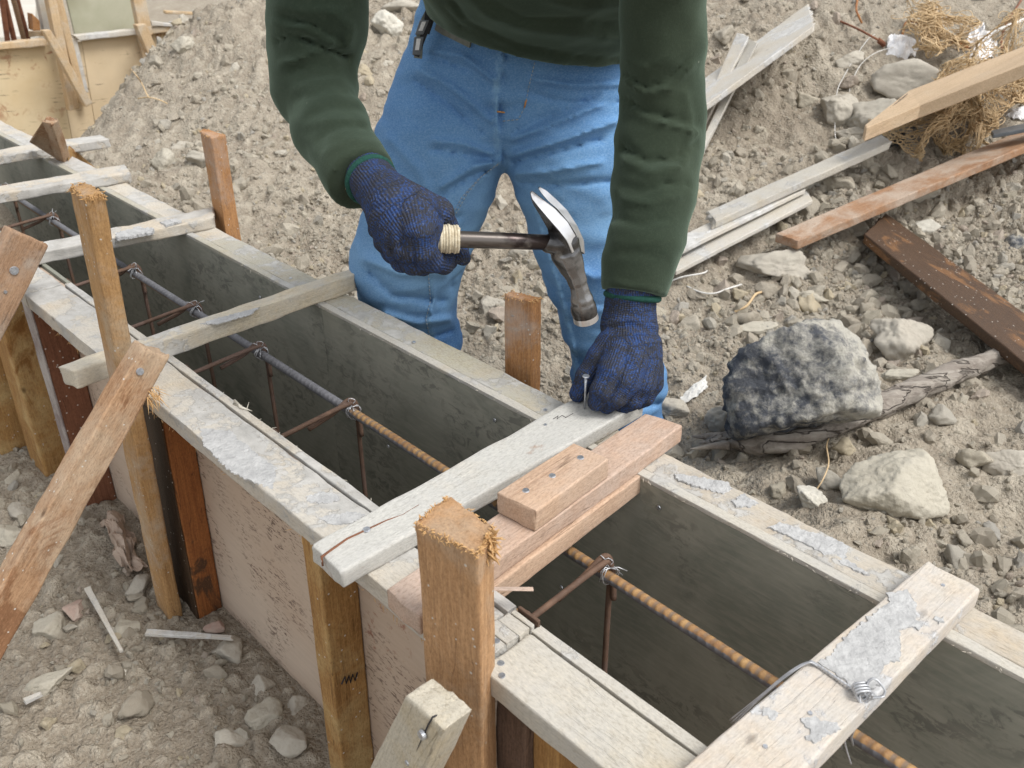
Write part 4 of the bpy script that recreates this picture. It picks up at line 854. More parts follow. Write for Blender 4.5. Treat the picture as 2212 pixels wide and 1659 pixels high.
bl = tag(hexu('timber_block', ((69, 29), (86, 45), (88, 66), (72, 66)), U2+0.05, 0.06, M['stake_far'], 125), 'orange brown block end beside the grey post', 'block')
tag(hexu('loose_batten', ((62, 69), (96, 67), (97, 77), (64, 80)), U2+0.12, 0.04, M['far_cream'], 126), 'short cream batten piece behind the left rail', 'batten', 'loose battens on the second formwork')
for i, (a, b, l) in enumerate((((-4, -60), (17, 92), 'first rusty bar from the left in the upper left corner'), ((-4, -60), (32, 92), 'second rusty bar from the left in the upper left corner'), ((14, -60), (53, 90), 'pale dusty bar in the upper left corner'), ((20, -60), (62, 90), 'rusty bar nearest to the grey post'))):
    A_, B_ = pu(*b, U2+0.10+0.02*i), pu(*a, U2+0.02*i-0.05)
    d_ = (B_-A_).normalized(); rebar('rebar', A_-d_*0.35, B_, 0.011, l, ribs=False, mat='rust_dark' if i != 2 else 'rebar')
    C.objects[-1] if False else None
slab = [pz(-300, -60, -0.30), pz(80, -70, -0.30), pz(75, 78, -0.28), pz(-300, 92, -0.28)]
bm = bmesh.new(); geom = [bm.verts.new(p) for p in slab]+[bm.verts.new(p+Vector((0, 0, -0.1))) for p in slab]
for f_ in ((3, 2, 1, 0), (4, 5, 6, 7), (0, 1, 5, 4), (1, 2, 6, 5), (2, 3, 7, 6), (3, 0, 4, 7)): bm.faces.new([geom[i] for i in f_])
bmesh.ops.recalc_face_normals(bm, faces=bm.faces)
me = bpy.data.meshes.new('pale_slab'); bm.to_mesh(me); bm.free(); me.materials.append(flat_noise('pale dusty concrete', (0.50, 0.47, 0.41), (0.60, 0.57, 0.51), 3, 0.9))
tag(link('pale_slab', me), kind='structure')

# ------------------------------------------------------------------ timber lying on the soil at the right
def gend(px, n=0.0):
    P = on_ground(max(-40, min(2260, px[0])), max(-20, min(1700, px[1]))); return P.z+n
def debris(px, z, th, mat, label, seed, z2=None, name='plank', cat='plank', group='loose timber on the soil', **k):
    mA = ((px[0][0]+px[1][0])/2, (px[0][1]+px[1][1])/2); mB = ((px[2][0]+px[3][0])/2, (px[2][1]+px[3][1])/2); lift = k.pop('lift', 0.022)
    return tag(plank_px_n(name, px, gend(mA)+th+lift, th, mat, gend(mB)+th+lift, seed=seed, **k), label, cat, group)
def plank_px_n(name, px, z, th, mat, z2=None, **k):
    z2 = z if z2 is None else z2
    a0, a1 = pz(*px[0], z), pz(*px[1], z); b1, b0 = pz(*px[2], z2), pz(*px[3], z2); d = Vector((0, 0, -th))
    return hexmesh(name, [a0, a1, a1+d, a0+d], [b0, b1, b1+d, b0+d], mat, **k)
debris(((1440, 228), (1440, 288), (1758, 55), (1745, 8)), 0.02, 0.02, M['white_plank'], 'whitish plank with a jagged split end, right of the sleeve', 201, z2=0.03, endrough=0.03, r=0.003)
debris(((1592, 70), (1618, 78), (1506, 300), (1490, 300)), -0.01, 0.015, M['white_plank'], 'narrow whitish strip crossing under the jagged plank, outer one', 202, endrough=0.01)
debris(((1618, 84), (1636, 92), (1506, 352), (1492, 356)), -0.02, 0.015, M['grey_plank'], 'grey split strip under the jagged plank, inner one', 203, endrough=0.012)
debris(((1528, 456), (1545, 478), (1925, 306), (1905, 290)), -0.035, 0.02, M['grey_plank'], 'long grey board running up towards the pointed stake', 204, endrough=0.02, r=0.003)
debris(((1440, 524), (1448, 552), (1741, 408), (1724, 389)), -0.01, 0.012, M['white_plank'], 'thin cream white board nearest the cuff, upper of the pair', 205)
debris(((1448, 556), (1460, 586), (1756, 432), (1742, 412)), -0.014, 0.012, M['white_plank'], 'thin cream white board, lower of the pair', 206)
debris(((1676, 504), (1724, 521), (2300, 279), (2300, 242)), -0.02, 0.022, M['lone_brown'], 'long reddish brown batten running to the right edge', 207, z2=0.0, name='timber_batten', cat='batten', r=0.003)
debris(((1867, 505), (1914, 460), (2300, 738), (2300, 852)), 0.00, 0.024, M['wet_beam'], 'dark wet beam with a brown ragged end, sloping to the right edge', 208, z2=-0.01, name='timber_beam', cat='beam', endrough=0.012, r=0.004)
# pointed stake lying on the rubble
z0_ = gend((1868, 272))+0.085; z1_ = gend((2200, 110))+0.12; zm_ = z0_*0.78+z1_*0.22; ze_ = z1_+0.01
tip, sh, fa, fb_, lo = pz(1868, 270, z0_), pz(1963, 196, zm_), pz(2300, 66, ze_), pz(2300, 104, ze_), pz(1872, 276, z0_)
mid_lo = pz(1988, 227, zm_)
bm = bmesh.new(); top = [tip, lo, mid_lo, fb_, fa, sh]; dn = Vector((0, 0, -0.035))
tv = [bm.verts.new(p) for p in top]; bv = [bm.verts.new(p+dn) for p in top]
bm.faces.new(tv); bm.faces.new(bv[::-1])
for i in range(6): bm.faces.new((tv[i], bv[i], bv[(i+1) % 6], tv[(i+1) % 6]))
bmesh.ops.recalc_face_normals(bm, faces=bm.faces); bmesh.ops.bevel(bm, geom=bm.edges[:], offset=0.0015, segments=1, affect='EDGES')
me = bpy.data.meshes.new('pointed_stake'); bm.to_mesh(me); bm.free(); me.materials.append(M['new_pale'])
Mx = frame(fa-tip, Vector((0, 0, 1)), tip); me.transform(Mx.inverted())
ps = link('pointed_stake', me, None, Mx); tag(ps, 'clean pale stake sawn to a long point, lying on the rubble', 'stake')
link('pencil_line', tube_mesh('pencil_line', [pz(1884, 262, z0_+0.001), pz(1925, 232, (z0_+zm_)/2+0.001), pz(1960, 203, zm_+0.001)], 0.0012, M['ink'], 4), ps)
link('pencil_line', tube_mesh('pencil_line', spline([pz(1923, 233, (z0_+zm_)/2+0.001), pz(1929, 231, (z0_+zm_)/2+0.001), pz(1931, 238, (z0_+zm_)/2+0.001)], 4), 0.0012, M['ink'], 4), ps)
Pw, Qw = on_ground(2127, 78, 0.05), on_ground(2212, 42, 0.06)
tag(link('white_lath', tube_mesh('white_lath', [Pw, Qw], 0.007, M['string'], 4)), 'thin white lath at the top right corner', 'lath')
tag(plank_px_n('metal_strip', ((2142, 282), (2146, 291), (2300, 262), (2300, 246)), gend((2142, 285))+0.06, 0.01, M['tag_grey'], gend((2212, 240))+0.06, seed=210, r=0.001), 'grey metal strip between the netting and the brown batten', 'strip')
# driftwood branch
bp = [(1556, 953, 17), (1582, 953, 24), (1616, 956, 30), (1665, 975, 30), (1720, 958, 27), (1790, 932, 26), (1850, 896, 28), (1905, 873, 34), (1970, 842, 33), (2050, 806, 30), (2120, 782, 26), (2230, 748, 22)]
Pb = [on_ground(x, y, 0.030) for x, y, r in bp]
for _ in range(3): Pb = [Pb[0]]+[(Pb[i-1]+Pb[i]*2+Pb[i+1])/4 for i in range(1, len(Pb)-1)]+[Pb[-1]]
Rb = [rad(r*0.80, P) for (x, y, r), P in zip(bp, Pb)]
S = spline(Pb, 10); R = []
for i in range(len(S)):
    k = i/10; a = int(min(k, len(Rb)-2)); t = k-a; R.append((Rb[a]*(1-t)+Rb[min(a+1, len(Rb)-1)]*t))
me = tube_mesh('driftwood_branch', S, R, M['drift'], 20)
co = np.array([v.co[:] for v in me.vertices]); nS = len(S); cS = np.repeat(np.array([tuple(q) for q in S]), 20, 0); ii = np.repeat(np.arange(nS), 20); aa = np.tile(np.arange(20)/20*6.283, nS)
rid = fbm(np.stack([np.cos(aa)*4, np.sin(aa)*4, ii*0.10], 1), 3, 66)*0.20+fbm(np.stack([np.cos(aa)*9, np.sin(aa)*9, ii*0.05], 1), 2, 67)*0.10; co[:nS*20] = cS+(co[:nS*20]-cS)*(1+rid)[:, None]
me.vertices.foreach_set('co', (co+np.stack([fbm(co*30+k*9, 4, 60+k)*0.006+fbm(co*np.array([60, 60, 60])+k*5, 3, 70+k)*0.004 for k in range(3)], 1)).ravel().astype(np.float32)); me.update()
ms = [me]
for x1, y1, x2, y2, r_ in ((1575, 946, 1494, 943, 0.011), (1570, 955, 1510, 957, 0.010), (1575, 962, 1490, 970, 0.009), (1560, 950, 1520, 949, 0.010)):
    A_, B_ = pz(x1, y1, Pb[1].z+0.004), pz(x2, y2, Pb[0].z); ms.append(tube_mesh('s', spline([A_, A_.lerp(B_, 0.45)+Vector((0, 0, 0.002)), A_.lerp(B_, 0.8), B_], 4), [r_*(1-0.93*k/12) for k in range(13)], None, 5))
o = link('driftwood_branch', join_meshes('driftwood_branch', ms, M['drift'])); tag(o, 'grey driftwood branch with a splintered left end, passing under the black and white rock', 'branch')

# rusty twisted wires, strings, plastic
def wire_px(pts, z0, z1, r, mat, name, label, cat='wire', group=None, twists=(), lift=0.03, smooth_=False):
    n_ = len(pts)-1; P = [on_ground(x, max(-15, y), lift*(0.3+0.7*math.sin(math.pi*i/n_))) for i, (x, y) in enumerate(pts)]
    for _ in range(2): P = [P[0]]+[(P[i-1]+P[i]*2+P[i+1])/4 for i in range(1, n_)]+[P[-1]] if smooth_ else P
    S = spline(P, 10); ms = [tube_mesh('w', S, r, None, 8)]
    for t0, t1 in twists:
        a, b = S[int(t0*(len(S)-1))], S[int(t1*(len(S)-1))]; ax = (b-a).normalized(); X = ax.orthogonal().normalized(); Y = ax.cross(X); T = []
        for k in range(61):
            q = k/60*5*2*math.pi; T.append(a.lerp(b, k/60)+(X*math.cos(q)+Y*math.sin(q))*r*1.7)
        ms.append(tube_mesh('w', T, r*0.8, None, 6))
    o = link(name, join_meshes(name, ms, mat)); return tag(o, label, cat, group)
def d9(*q): return [(1758.6+.2193*x, .2193*y) for x, y in q]
wire_px(d9((160, 175), (300, 228), (440, 290), (560, 355), (640, 400), (700, 450)), 0.12, 0.06, 0.0035, M['rust_dark'], 'rusty_wire', 'rusty twisted wire pointing left above the string loops', group='rusty wires in the rubble', twists=((0.78, 0.98),))
wire_px(d9((862, 390), (880, 300), (905, 225), (960, 210), (1080, 250), (1250, 350), (1400, 425), (1540, 470), (1690, 437), (1730, 470)), 0.05, 0.07, 0.0038, M['rust_bright'], 'rusty_wire', 'bright rusty bent wire with a coil, above the netting', group='rusty wires in the rubble', twists=((0.66, 0.8),))
wire_px(d9((2060, -30), (1990, 80), (1900, 220), (1855, 340), (1845, 440), (1860, 530)), 0.16, 0.03, 0.0035, M['rust_dark'], 'rusty_wire', 'dark rusty wire rising at the top right corner', group='rusty wires in the rubble')
wire_px(d9((430, -30), (415, 90), (440, 160), (470, 228)), 0.06, 0.03, 0.0035, M['rust_bright'], 'rusty_wire', 'short orange wire at the top edge, left of the bright bent wire', group='rusty wires in the rubble')
wire_px(d9((240, 1485), (205, 1300), (215, 1050), (232, 880), (300, 740), (400, 570), (520, 400), (600, 335)), 0.0, 0.10, 0.0012, M['string'], 'white_string', 'long arc of white string, left one', 'string', 'white strings in the rubble')
wire_px(d9((345, 925), (365, 820), (450, 650), (570, 540), (720, 480), (860, 460), (960, 480)), 0.02, 0.09, 0.0012, M['string'], 'white_string', 'shorter arc of white string running into the torn plastic', 'string', 'white strings in the rubble')
z7 = lambda *q: [(1394.7+.3695*x, 485.1+.3695*y) for x, y in q]
wire_px(z7((90, 360), (200, 310), (330, 285), (360, 270)), -0.1, -0.1, 0.002, M['string'], 'white_string', 'white string beside the right hand cuff, upper length', 'string', 'white strings in the rubble')
wire_px(z7((240, 360), (320, 395), (400, 402), (480, 375), (560, 350)), -0.1, -0.1, 0.002, M['string'], 'white_string', 'white string below the first, sagging to the right', 'string', 'white strings in the rubble')
wire_px(z7((520, 510), (590, 475), (640, 410), (675, 395)), -0.09, -0.08, 0.003, M['jute'], 'dry_twig', 'curled straw coloured twig below the buff boulder', 'twig')
wire_px([(1762, 1060), (1778, 1035), (1790, 1000), (1786, 960), (1800, 930)], -0.18, -0.16, 0.0013, M['jute'], 'dry_root', 'thin pale root hanging beside the big buff boulder', 'root')
wire_px(d9((1010, 1140), (1200, 1190), (1420, 1235), (1600, 1260), (1740, 1300)), 0.02, 0.01, 0.003, M['drift'], 'dry_twig', 'thin grey twig across the netting', 'twig')
wire_px(d9((800, 1350), (1000, 1335), (1180, 1310), (1320, 1280)), 0.0, 0.0, 0.003, M['drift'], 'dry_twig', 'thin twig between black plastic and netting', 'twig')
wire_px([(275, 140), (288, 155), (305, 178), (318, 205), (325, 212)], -0.05, -0.10, 0.002, M['jute'], 'dry_twig', 'pale curved stalk on the far mound', 'twig')
wire_px([(298, 213), (320, 210), (345, 216), (362, 224)], -0.10, -0.10, 0.002, M['jute'], 'dry_twig', 'white stalk lying beside the pale curved one', 'twig')
def crumple(name, px, z, h, mat, label, cat, seed, n=26):
    P = [on_ground(p[0], p[1], 0.012) for p in px]; bm = bmesh.new(); g = []
    for i in range(n):
        for j in range(n):
            s_, t_ = i/(n-1), j/(n-1); p = P[0].lerp(P[1], s_).lerp(P[3].lerp(P[2], s_), t_)
            q = np.array([[s_*2.6, t_*2.6, seed*3.1]]); e = 4*s_*(1-s_)*4*t_*(1-t_)
            a = abs(float(fbm(q, 4, seed)[0])); p = p+Vector((float(fbm(q*1.5+5, 3, seed)[0])*0.3*h, float(fbm(q*1.5+9, 3, seed)[0])*0.3*h, h*(0.25+0.5*min(1, e)-a*1.3)))
            g.append(bm.verts.new(p))
    for i in range(n-1):
        for j in range(n-1): bm.faces.new((g[i*n+j], g[(i+1)*n+j], g[(i+1)*n+j+1], g[i*n+j+1]))
    me = bpy.data.meshes.new(name); bm.to_mesh(me); bm.free(); me.materials.append(mat)
    o = link(name, me); so_ = o.modifiers.new('thickness', 'SOLIDIFY'); so_.thickness = 0.0008
    return tag(o, label, cat)
d9q = lambda *q: d9(*q)
crumple('plastic_scrap', d9((730, 350), (1020, 440), (960, 560), (700, 640)), 0.03, 0.05, M['plastic'], 'torn white plastic scrap at the string end, above the grey boulder', 'plastic scrap', 1)
pb = crumple('plastic_bag', d9((1540, 300), (1720, 340), (1780, 600), (1480, 640)), 0.035, 0.09, M['plastic'], 'white plastic bag with a little pink print, behind the pointed stake', 'plastic bag', 2)
wd = link('print', tube_mesh('print', spline([pz(*q, 0.07) for q in d9((1530, 600), (1570, 575), (1610, 590), (1650, 565), (1690, 585))], 5), 0.004, M['pink'], 5), pb)
crumple('plastic_sheet', d9((860, 1190), (1100, 1120), (900, 1400), (700, 1500)), -0.03, 0.04, M['black_plastic'], 'crumpled black plastic sheet under the pointed stake', 'plastic sheet', 3)
crumple('foil_wrapper', d9((1900, 1130), (2090, 1060), (2090, 1200), (1950, 1180)), 0.02, 0.03, M['plastic'], 'shiny torn wrapper at the right edge on the netting', 'wrapper', 4)
crumple('paper_scrap', ((1466, 860), (1526, 812), (1528, 838), (1480, 874)), -0.2, 0.012, M['string'], 'small whitish scrap lying left of the black and white rock', 'scrap', 5)
crumple('torn_cement_bag', ((212, 1122), (262, 1108), (312, 1236), (268, 1230)), -0.455, 0.05, flat_noise('pinkish brown paper', (0.36, 0.27, 0.21), (0.45, 0.36, 0.29), 20, 0.95), 'crumpled pinkish brown paper beside the bottom of the plywood', 'paper bag', 6)
# jute netting in three tangled heaps
def netting(px, z, h, cells, label, seed):
    P = [on_ground(min(p[0], 2230), p[1], 0.05) for p in px]; nu, nv = cells; K = 3
    def surf(s_, t_):
        p = P[0].lerp(P[1], s_).lerp(P[3].lerp(P[2], s_), t_); q = np.array([[s_*3.2, t_*3.2, seed]])
        w = [float(fbm(q*1.1+7*k, 3, seed+k)[0]) for k in range(3)]
        fold = float(fbm(q*2.2+31, 2, seed+4)[0])
        return p+Vector((w[0]*0.11+fold*0.03, w[1]*0.11-fold*0.03, 0.02+h*(0.5+w[2]*1.6)*max(0.1, 1-abs(2*s_-1)**3)*1.0))
    ms = []
    for fam in (1, -1):
        for i in range(-nv, nu+nv):
            run = []
            for k in range(nv*K+1):
                t = k/(nv*K); s_ = (i+fam*k/K)/nu if fam > 0 else (i+nv-k/K)/nu
                s_ += 0.012*math.sin(k*2.4+i)
                if -0.01 < s_ < 1.01: run.append(surf(s_, t))
                else:
                    if len(run) > 2: ms.append(tube_mesh('n', run, 0.0015, None, 4, cap=False))
                    run = []
            if len(run) > 2: ms.append(tube_mesh('n', run, 0.0015, None, 4, cap=False))
    rg = random.Random(seed)
    for k in range(26):                                    # loose frayed threads
        s_, t_ = rg.random(), rg.random(); a = surf(s_, t_)+Vector((0, 0, 0.01)); R_ = rg.uniform(0.02, 0.06); ph = rg.uniform(0, 6); T = []
        for j in range(16): T.append(a+Vector((math.cos(ph+j*0.35)*R_, math.sin(ph+j*0.35)*R_*0.7, 0.008*math.sin(j*0.8+k))))
        ms.append(tube_mesh('n', T, 0.0011, None, 4, cap=False))
    o = link('jute_netting', join_meshes('jute_netting', ms, M['jute'])); return tag(o, label, 'netting', 'heaps of jute netting')
netting(d9((980, 290), (1330, 250), (1480, 560), (1120, 620)), 0.02, 0.07, (20, 16), 'small heap of jute netting left of the white plastic bag', 11)
netting(d9((1230, 900), (2120, 600), (2140, 1150), (1180, 1330)), 0.0, 0.11, (46, 22), 'large heap of jute netting below the pointed stake', 12)
netting(d9((1050, 1060), (1480, 960), (1500, 1300), (1080, 1300)), -0.01, 0.09, (22, 14), 'small heap of jute netting by the black plastic', 14)
netting(d9((860, 1290), (1700, 1180), (1700, 1500), (850, 1640)), -0.02, 0.12, (38, 20), 'jute netting heap just above the reddish brown batten', 13)
# slivers on the gravel at lower left
def sliver(px, z, w, label, seed):
    A_, B_ = pz(*px[0], z), pz(*px[1], z); X = (B_-A_).normalized(); Y = X.cross(Vector((0, 0, 1))); t = Vector((0, 0, -0.006))
    return tag(hexmesh('wood_sliver', [A_-Y*w*.4, A_+Y*w*.4, A_+Y*w*.4+t, A_-Y*w*.4+t], [B_-Y*w*.2, B_+Y*w*.2, B_+Y*w*.2+t, B_-Y*w*.2+t], M['white_plank'], seed=seed, r=0.001, endrough=0.006), label, 'wood sliver', 'wood slivers on the gravel')
sliver(((188, 1268), (262, 1404)), -0.43, 0.014, 'whitish pointed wood sliver slanting on the gravel at lower left', 301)
sliver(((315, 1363), (500, 1375)), -0.43, 0.016, 'straight whitish stick at the foot of the tall orange stake', 302)
sliver(((52, 1512), (88, 1496)), -0.44, 0.014, 'short pale chip at the lower left edge', 303)

# ------------------------------------------------------------------ rocks
def rock_mesh(name, seed, mat, sub=4, cuts=9, rough=0.12, dims=(1, 0.8, 0.65), flat=False, tt=0.06, hl=0.55):
    bm = bmesh.new(); bmesh.ops.create_icosphere(bm, subdivisions=sub, radius=1); co = np.array([v.co[:] for v in bm.verts]); rg = np.random.default_rng(seed)
    d = co/np.linalg.norm(co, axis=1, keepdims=True); R = np.full(len(d), 1.25)
    for i in range(cuts):                                   # planar facets, rounded where they meet
        n = rg.normal(size=3); n /= np.linalg.norm(n); h = rg.uniform(hl, 1.0); c = d@n
        Rk = np.where(c > 0.05, h/np.maximum(c, 0.05), 9); t = tt; e = np.clip(0.5-0.5*(Rk-R)/t, 0, 1); R = R*(1-e)+Rk*e-t*e*(1-e)
    R = R*(1+rough*fbm(d*2.2, 3, seed)+rough*0.55*fbm(d*6, 3, seed+3)+rough*0.25*fbm(d*17, 3, seed+5))
    V = d*R[:, None]*np.array(dims)
    for v, c in zip(bm.verts, V): v.co = c
    me = bpy.data.meshes.new(name); bm.to_mesh(me); bm.free(); me.materials.append(mat)
    me.polygons.foreach_set('use_smooth', np.full(len(me.polygons), not flat)); return me
def boulder(px, rx, ry, mat, label, seed, sink=0.35, rot=0.0, sub=5, rough=0.14, tt=0.12, cuts=9, tall=0.8, name='boulder', cat='boulder', dz=0.0):
    P = on_ground(px[0], px[1]+ry*0.30, dz); w = rad(rx, P)*0.98; h = rad(ry, P)*1.02
    me = rock_mesh(name, seed, mat, sub, cuts, rough, (1, 1, 1), tt=tt); cc = np.array([v.co[:] for v in me.vertices]); ex = (cc.max(0)-cc.min(0))/2; cc = (cc-(cc.max(0)+cc.min(0))/2)/ex*np.array([w, h, min(w, h)*tall]); me.vertices.foreach_set('co', cc.astype(np.float32).ravel()); me.update()
    P.z += min(w, h)*tall*(0.62-sink)
    o = link(name, me, None, Matrix.Translation(P) @ Matrix.Rotation(rot, 4, 'Z')); return tag(o, label, cat)
boulder((1712, 874), 160, 143, M['rock_black'], 'large rock, charcoal black on the left and pale on the right, resting on the branch', 21, rot=0.25, sink=-0.10, dz=0.035, rough=0.15, tall=0.95, sub=6, cuts=6)
boulder((1920, 1066), 124, 86, M['rock_pale'], 'big pale buff boulder in front of the branch', 54, sink=0.15, rough=0.10, sub=6, cuts=12, tall=0.9, tt=0.3)
boulder((1668, 572), 78, 46, M['rock_grey'], 'tan rounded boulder below the thin white boards', 23, sink=0.25)
boulder((1945, 735), 70, 62, M['rock_grey'], 'lumpy tan clod right of the black and white rock', 24, sink=0.25, rough=0.2)
boulder((1566, 898), 46, 34, M['rock_grey'], 'dark shaded stone tucked left under the black and white rock', 25)
boulder((1962, 175), 88, 62, M['rock_grey'], 'grey boulder under the torn plastic scrap', 26, rough=0.08)
boulder((1893, 258), 66, 68, M['rock_grey'], 'blocky grey boulder under the tip of the pointed stake', 27)
boulder((1812, 235), 42, 42, M['rock_grey'], 'rounded grey tan boulder behind the string arc', 28)
boulder((1748, 1075), 30, 38, M['rock_white'], 'whitish wedge shaped stone against the far rail', 29, tall=1.0)
boulder((838, 58), 36, 40, M['rock_white'], 'pale pointed stone left of the belt', 30, tall=1.0)
boulder((880, 20), 60, 30, M['rock_grey'], 'broad stone above the pale pointed one, at the top edge', 31)
boulder((352, 352), 30, 30, M['rock_pale'], 'pale square stone left of the brown far stake', 32, tall=1.0)
boulder((392, 320), 34, 20, M['rock_grey'], 'low grey stone left of the brown far stake, above the pale one', 33)
boulder((676, 330), 24, 20, M['rock_white'], 'white stone left of the green cuff', 34)
boulder((395, 98), 28, 28, M['rock_pale'], 'pale dusty boulder at the right end of the far plywood', 35)
boulder((1995, 492), 38, 24, M['rock_white'], 'white crumbling stone between the batten and the wet beam', 36)
boulder((1762, 845), 1, 1, M['rock_grey'], '', 37) if False else None
boulder((1842, 262+26), 40, 22, M['rock_grey'], 'small stone below the string arc', 38)
boulder((1938, 810), 44, 22, M['rock_pale'], 'yellowish stone on top of the branch', 39, name='stone', cat='stone')
boulder((1755, 640), 40, 20, M['rock_pale'], 'flat yellowish stone above the black and white rock', 40, name='stone', cat='stone')
boulder((1635, 712), 48, 20, M['rock_pale'], 'long flat buff stone leaning on the black and white rock', 41, name='stone', cat='stone')
boulder((2182, 1000), 60, 40, M['rock_grey'], 'large grey clod at the right edge below the branch', 42)
boulder((2190, 530), 36, 40, M['rock_black'], 'black speckled rock at the right edge above the wet beam', 43)
boulder((1830, 130), 34, 26, M['rock_grey'], 'rounded grey stone under the left rusty wire', 44, name='stone', cat='stone')
boulder((470, 1185), 1, 1, M['rock_grey'], '', 45) if False else None
boulder((1448, 880), 40, 30, M['rock_grey'], 'grey stone just right of the worker\'s knee hem', 46, name='stone', cat='stone')
boulder((1130, 545), 34, 22, M['rock_grey'], 'grey stone between the legs', 47, name='stone', cat='stone')
boulder((1070, 660), 34, 30, M['rock_grey'], 'earth coloured stone beside the short stake between the legs', 48, name='stone', cat='stone')
lowl = [((490, 1400), 40, 34, 'rock_grey', 'large clod beside the plywood foot, lower left'), ((575, 1545), 42, 34, 'rock_pale', 'yellowish stone near the bottom of the amber stud'), ((640, 1525), 30, 30, 'rock_grey', 'angular grey stone beside the yellowish one near the amber stud'), ((570, 1480), 34, 26, 'rock_grey', 'rounded clod next to the plywood bottom'),
        ((630, 1600), 42, 34, 'rock_grey', 'big round grey stone by the foot of the amber stud'), ((500, 1590), 36, 28, 'rock_grey', 'rounded grey stone at the bottom, left of the big round one'), ((300, 1262), 34, 28, 'rock_grey', 'pale wedge stone left of the orange stake foot'), ((105, 1350), 40, 32, 'rock_pale', 'buff stone under the long brown brace'),
        ((275, 1358), 30, 28, 'rock_pale', 'round buff stone right of the slanting sliver'), ((465, 1352), 26, 18, 'rock_pink', 'pink stone at the foot of the wet stud'), ((105, 1475), 60, 24, 'rock_pale', 'flat half buried slab of stone at lower left'), ((30, 1030), 36, 18, 'rock_pale', 'yellowish flat stone at the left edge below the stakes'),
        ((45, 1105), 48, 22, 'rock_grey', 'blue grey stone at the left edge'), ((20, 1155), 34, 30, 'rock_pale', 'pale stone beside the long brace at the left edge'), ((70, 925), 34, 26, 'rock_grey', 'grey stone below the flat amber board'), ((260, 1458), 20, 18, 'rock_white', 'small white cube like stone on the fine gravel'), ((160, 1318), 34, 22, 'rock_pink', 'rosy stone left of the slanting sliver')]
M['rock_pink'] = stone_mat('rosy stone', [(0.40, 0.26, 0.215), (0.38, 0.25, 0.21)], 20)
for i, (p, rx, ry, m, l) in enumerate(lowl): boulder(p, rx, ry, M[m], l, 100+i, sub=5, name='stone', cat='stone', rot=i*0.7, rough=0.10)

# individual smaller stones scattered about: copies of twelve shapes
protos = [rock_mesh('stone_shape', 300+i, M['stone'] if i % 3 else M['clod'], 4 if i < 8 else 3, 9+i % 4, 0.15+0.03*(i % 4), (1, 0.7+0.05*(i % 5), 0.55+0.05*(i % 4))) for i in range(12)]
LANDM = [(1130, 700, 'the short stake between the legs'), (470, 400, 'the brown far stake'), (1716, 832, 'the black and white rock'), (1920, 1066, 'the big buff boulder'), (1668, 572, 'the tan boulder'), (1945, 735, 'the lumpy tan clod'), (1620, 140, 'the jagged whitish plank'),
         (2050, 640, 'the dark wet beam'), (1950, 400, 'the reddish brown batten'), (1600, 470, 'the thin white boards'), (1900, 240, 'the pointed stake'), (2060, 300, 'the jute netting'), (2080, 800, 'the driftwood branch'), (1800, 60, 'the left rusty wire'), (330, 180, 'the far plywood'), (840, 60, 'the belt'),
         (700, 330, 'the green left cuff'), (350, 350, 'the pale square stone'), (380, 1340, 'the tall orange stake foot'), (225, 1340, 'the slanting white sliver'), (420, 1370, 'the whitish stick'), (260, 1170, 'the crumpled paper'), (100, 1480, 'the half buried slab'), (60, 1000, 'the amber stakes'), (680, 1560, 'the foot of the amber stud'), (1500, 1060, 'the far rail')]
SHP = ['blocky', 'rounded', 'flat', 'angular', 'wedge shaped', 'lumpy', 'oval', 'chipped']
rg = random.Random(99); regions = [
    ('near', 42, lambda: F(rg.uniform(0.6, 2.2), rg.uniform(-0.10, 0.37), 0), (0.012, 0.026), 'small rounded stone on the gravel left of the near plywood', 'stones scattered on the near gravel'),
    ('right', 110, lambda: Vector((rg.uniform(0.25, 1.5), rg.uniform(0.9, 2.3), 0)), (0.014, 0.034), 'small buff stone in the rubble right of the far rail', 'stones scattered right of the far rail'),
    ('back', 60, lambda: Vector((rg.uniform(0.0, 1.8), rg.uniform(2.2, 3.6), 0)), (0.02, 0.05), 'stone in the rubble around the rusty wires and planks', 'stones scattered at the upper right'),
    ('mound', 50, lambda: Vector((rg.uniform(-1.6, 0.0), rg.uniform(1.7, 3.9), 0)), (0.015, 0.045), 'stone half buried in the mound left of the worker', 'stones scattered on the mound')]
for key, n, f_, (r0, r1), label, grp in regions:
    k = 0
    while k < n:
        p = f_(); u_, v_ = uv_of(p)
        if key != 'near' and v_ < 0.84: continue
        s_ = r0+(r1-r0)*rg.random()**2.2; z = gz(p.x, p.y)
        o = bpy.data.objects.new('stone', protos[k % 8]); C.objects.link(o)
        o.location = (p.x, p.y, z+s_*0.25); o.rotation_euler = (rg.uniform(-0.4, 0.4), rg.uniform(-0.4, 0.4), rg.uniform(0, 6.3)); o.scale = (s_, s_, s_)
        q = proj(np.array([o.location]))[0]; lm = min(LANDM, key=lambda a: math.hypot(a[0]-q[0], a[1]-q[1]))
        big = 'tiny' if s_ < r0+(r1-r0)*0.05 else 'small' if s_ < r0+(r1-r0)*0.25 else 'middling' if s_ < r0+(r1-r0)*0.6 else 'larger'
        tag(o, '%s %s stone lying %s %s' % (big, SHP[k % 8], ('above and ' if q[1] < lm[1]-25 else 'below and ' if q[1] > lm[1]+25 else '')+('left of' if q[0] < lm[0] else 'right of'), lm[2]), 'stone', grp); k += 1
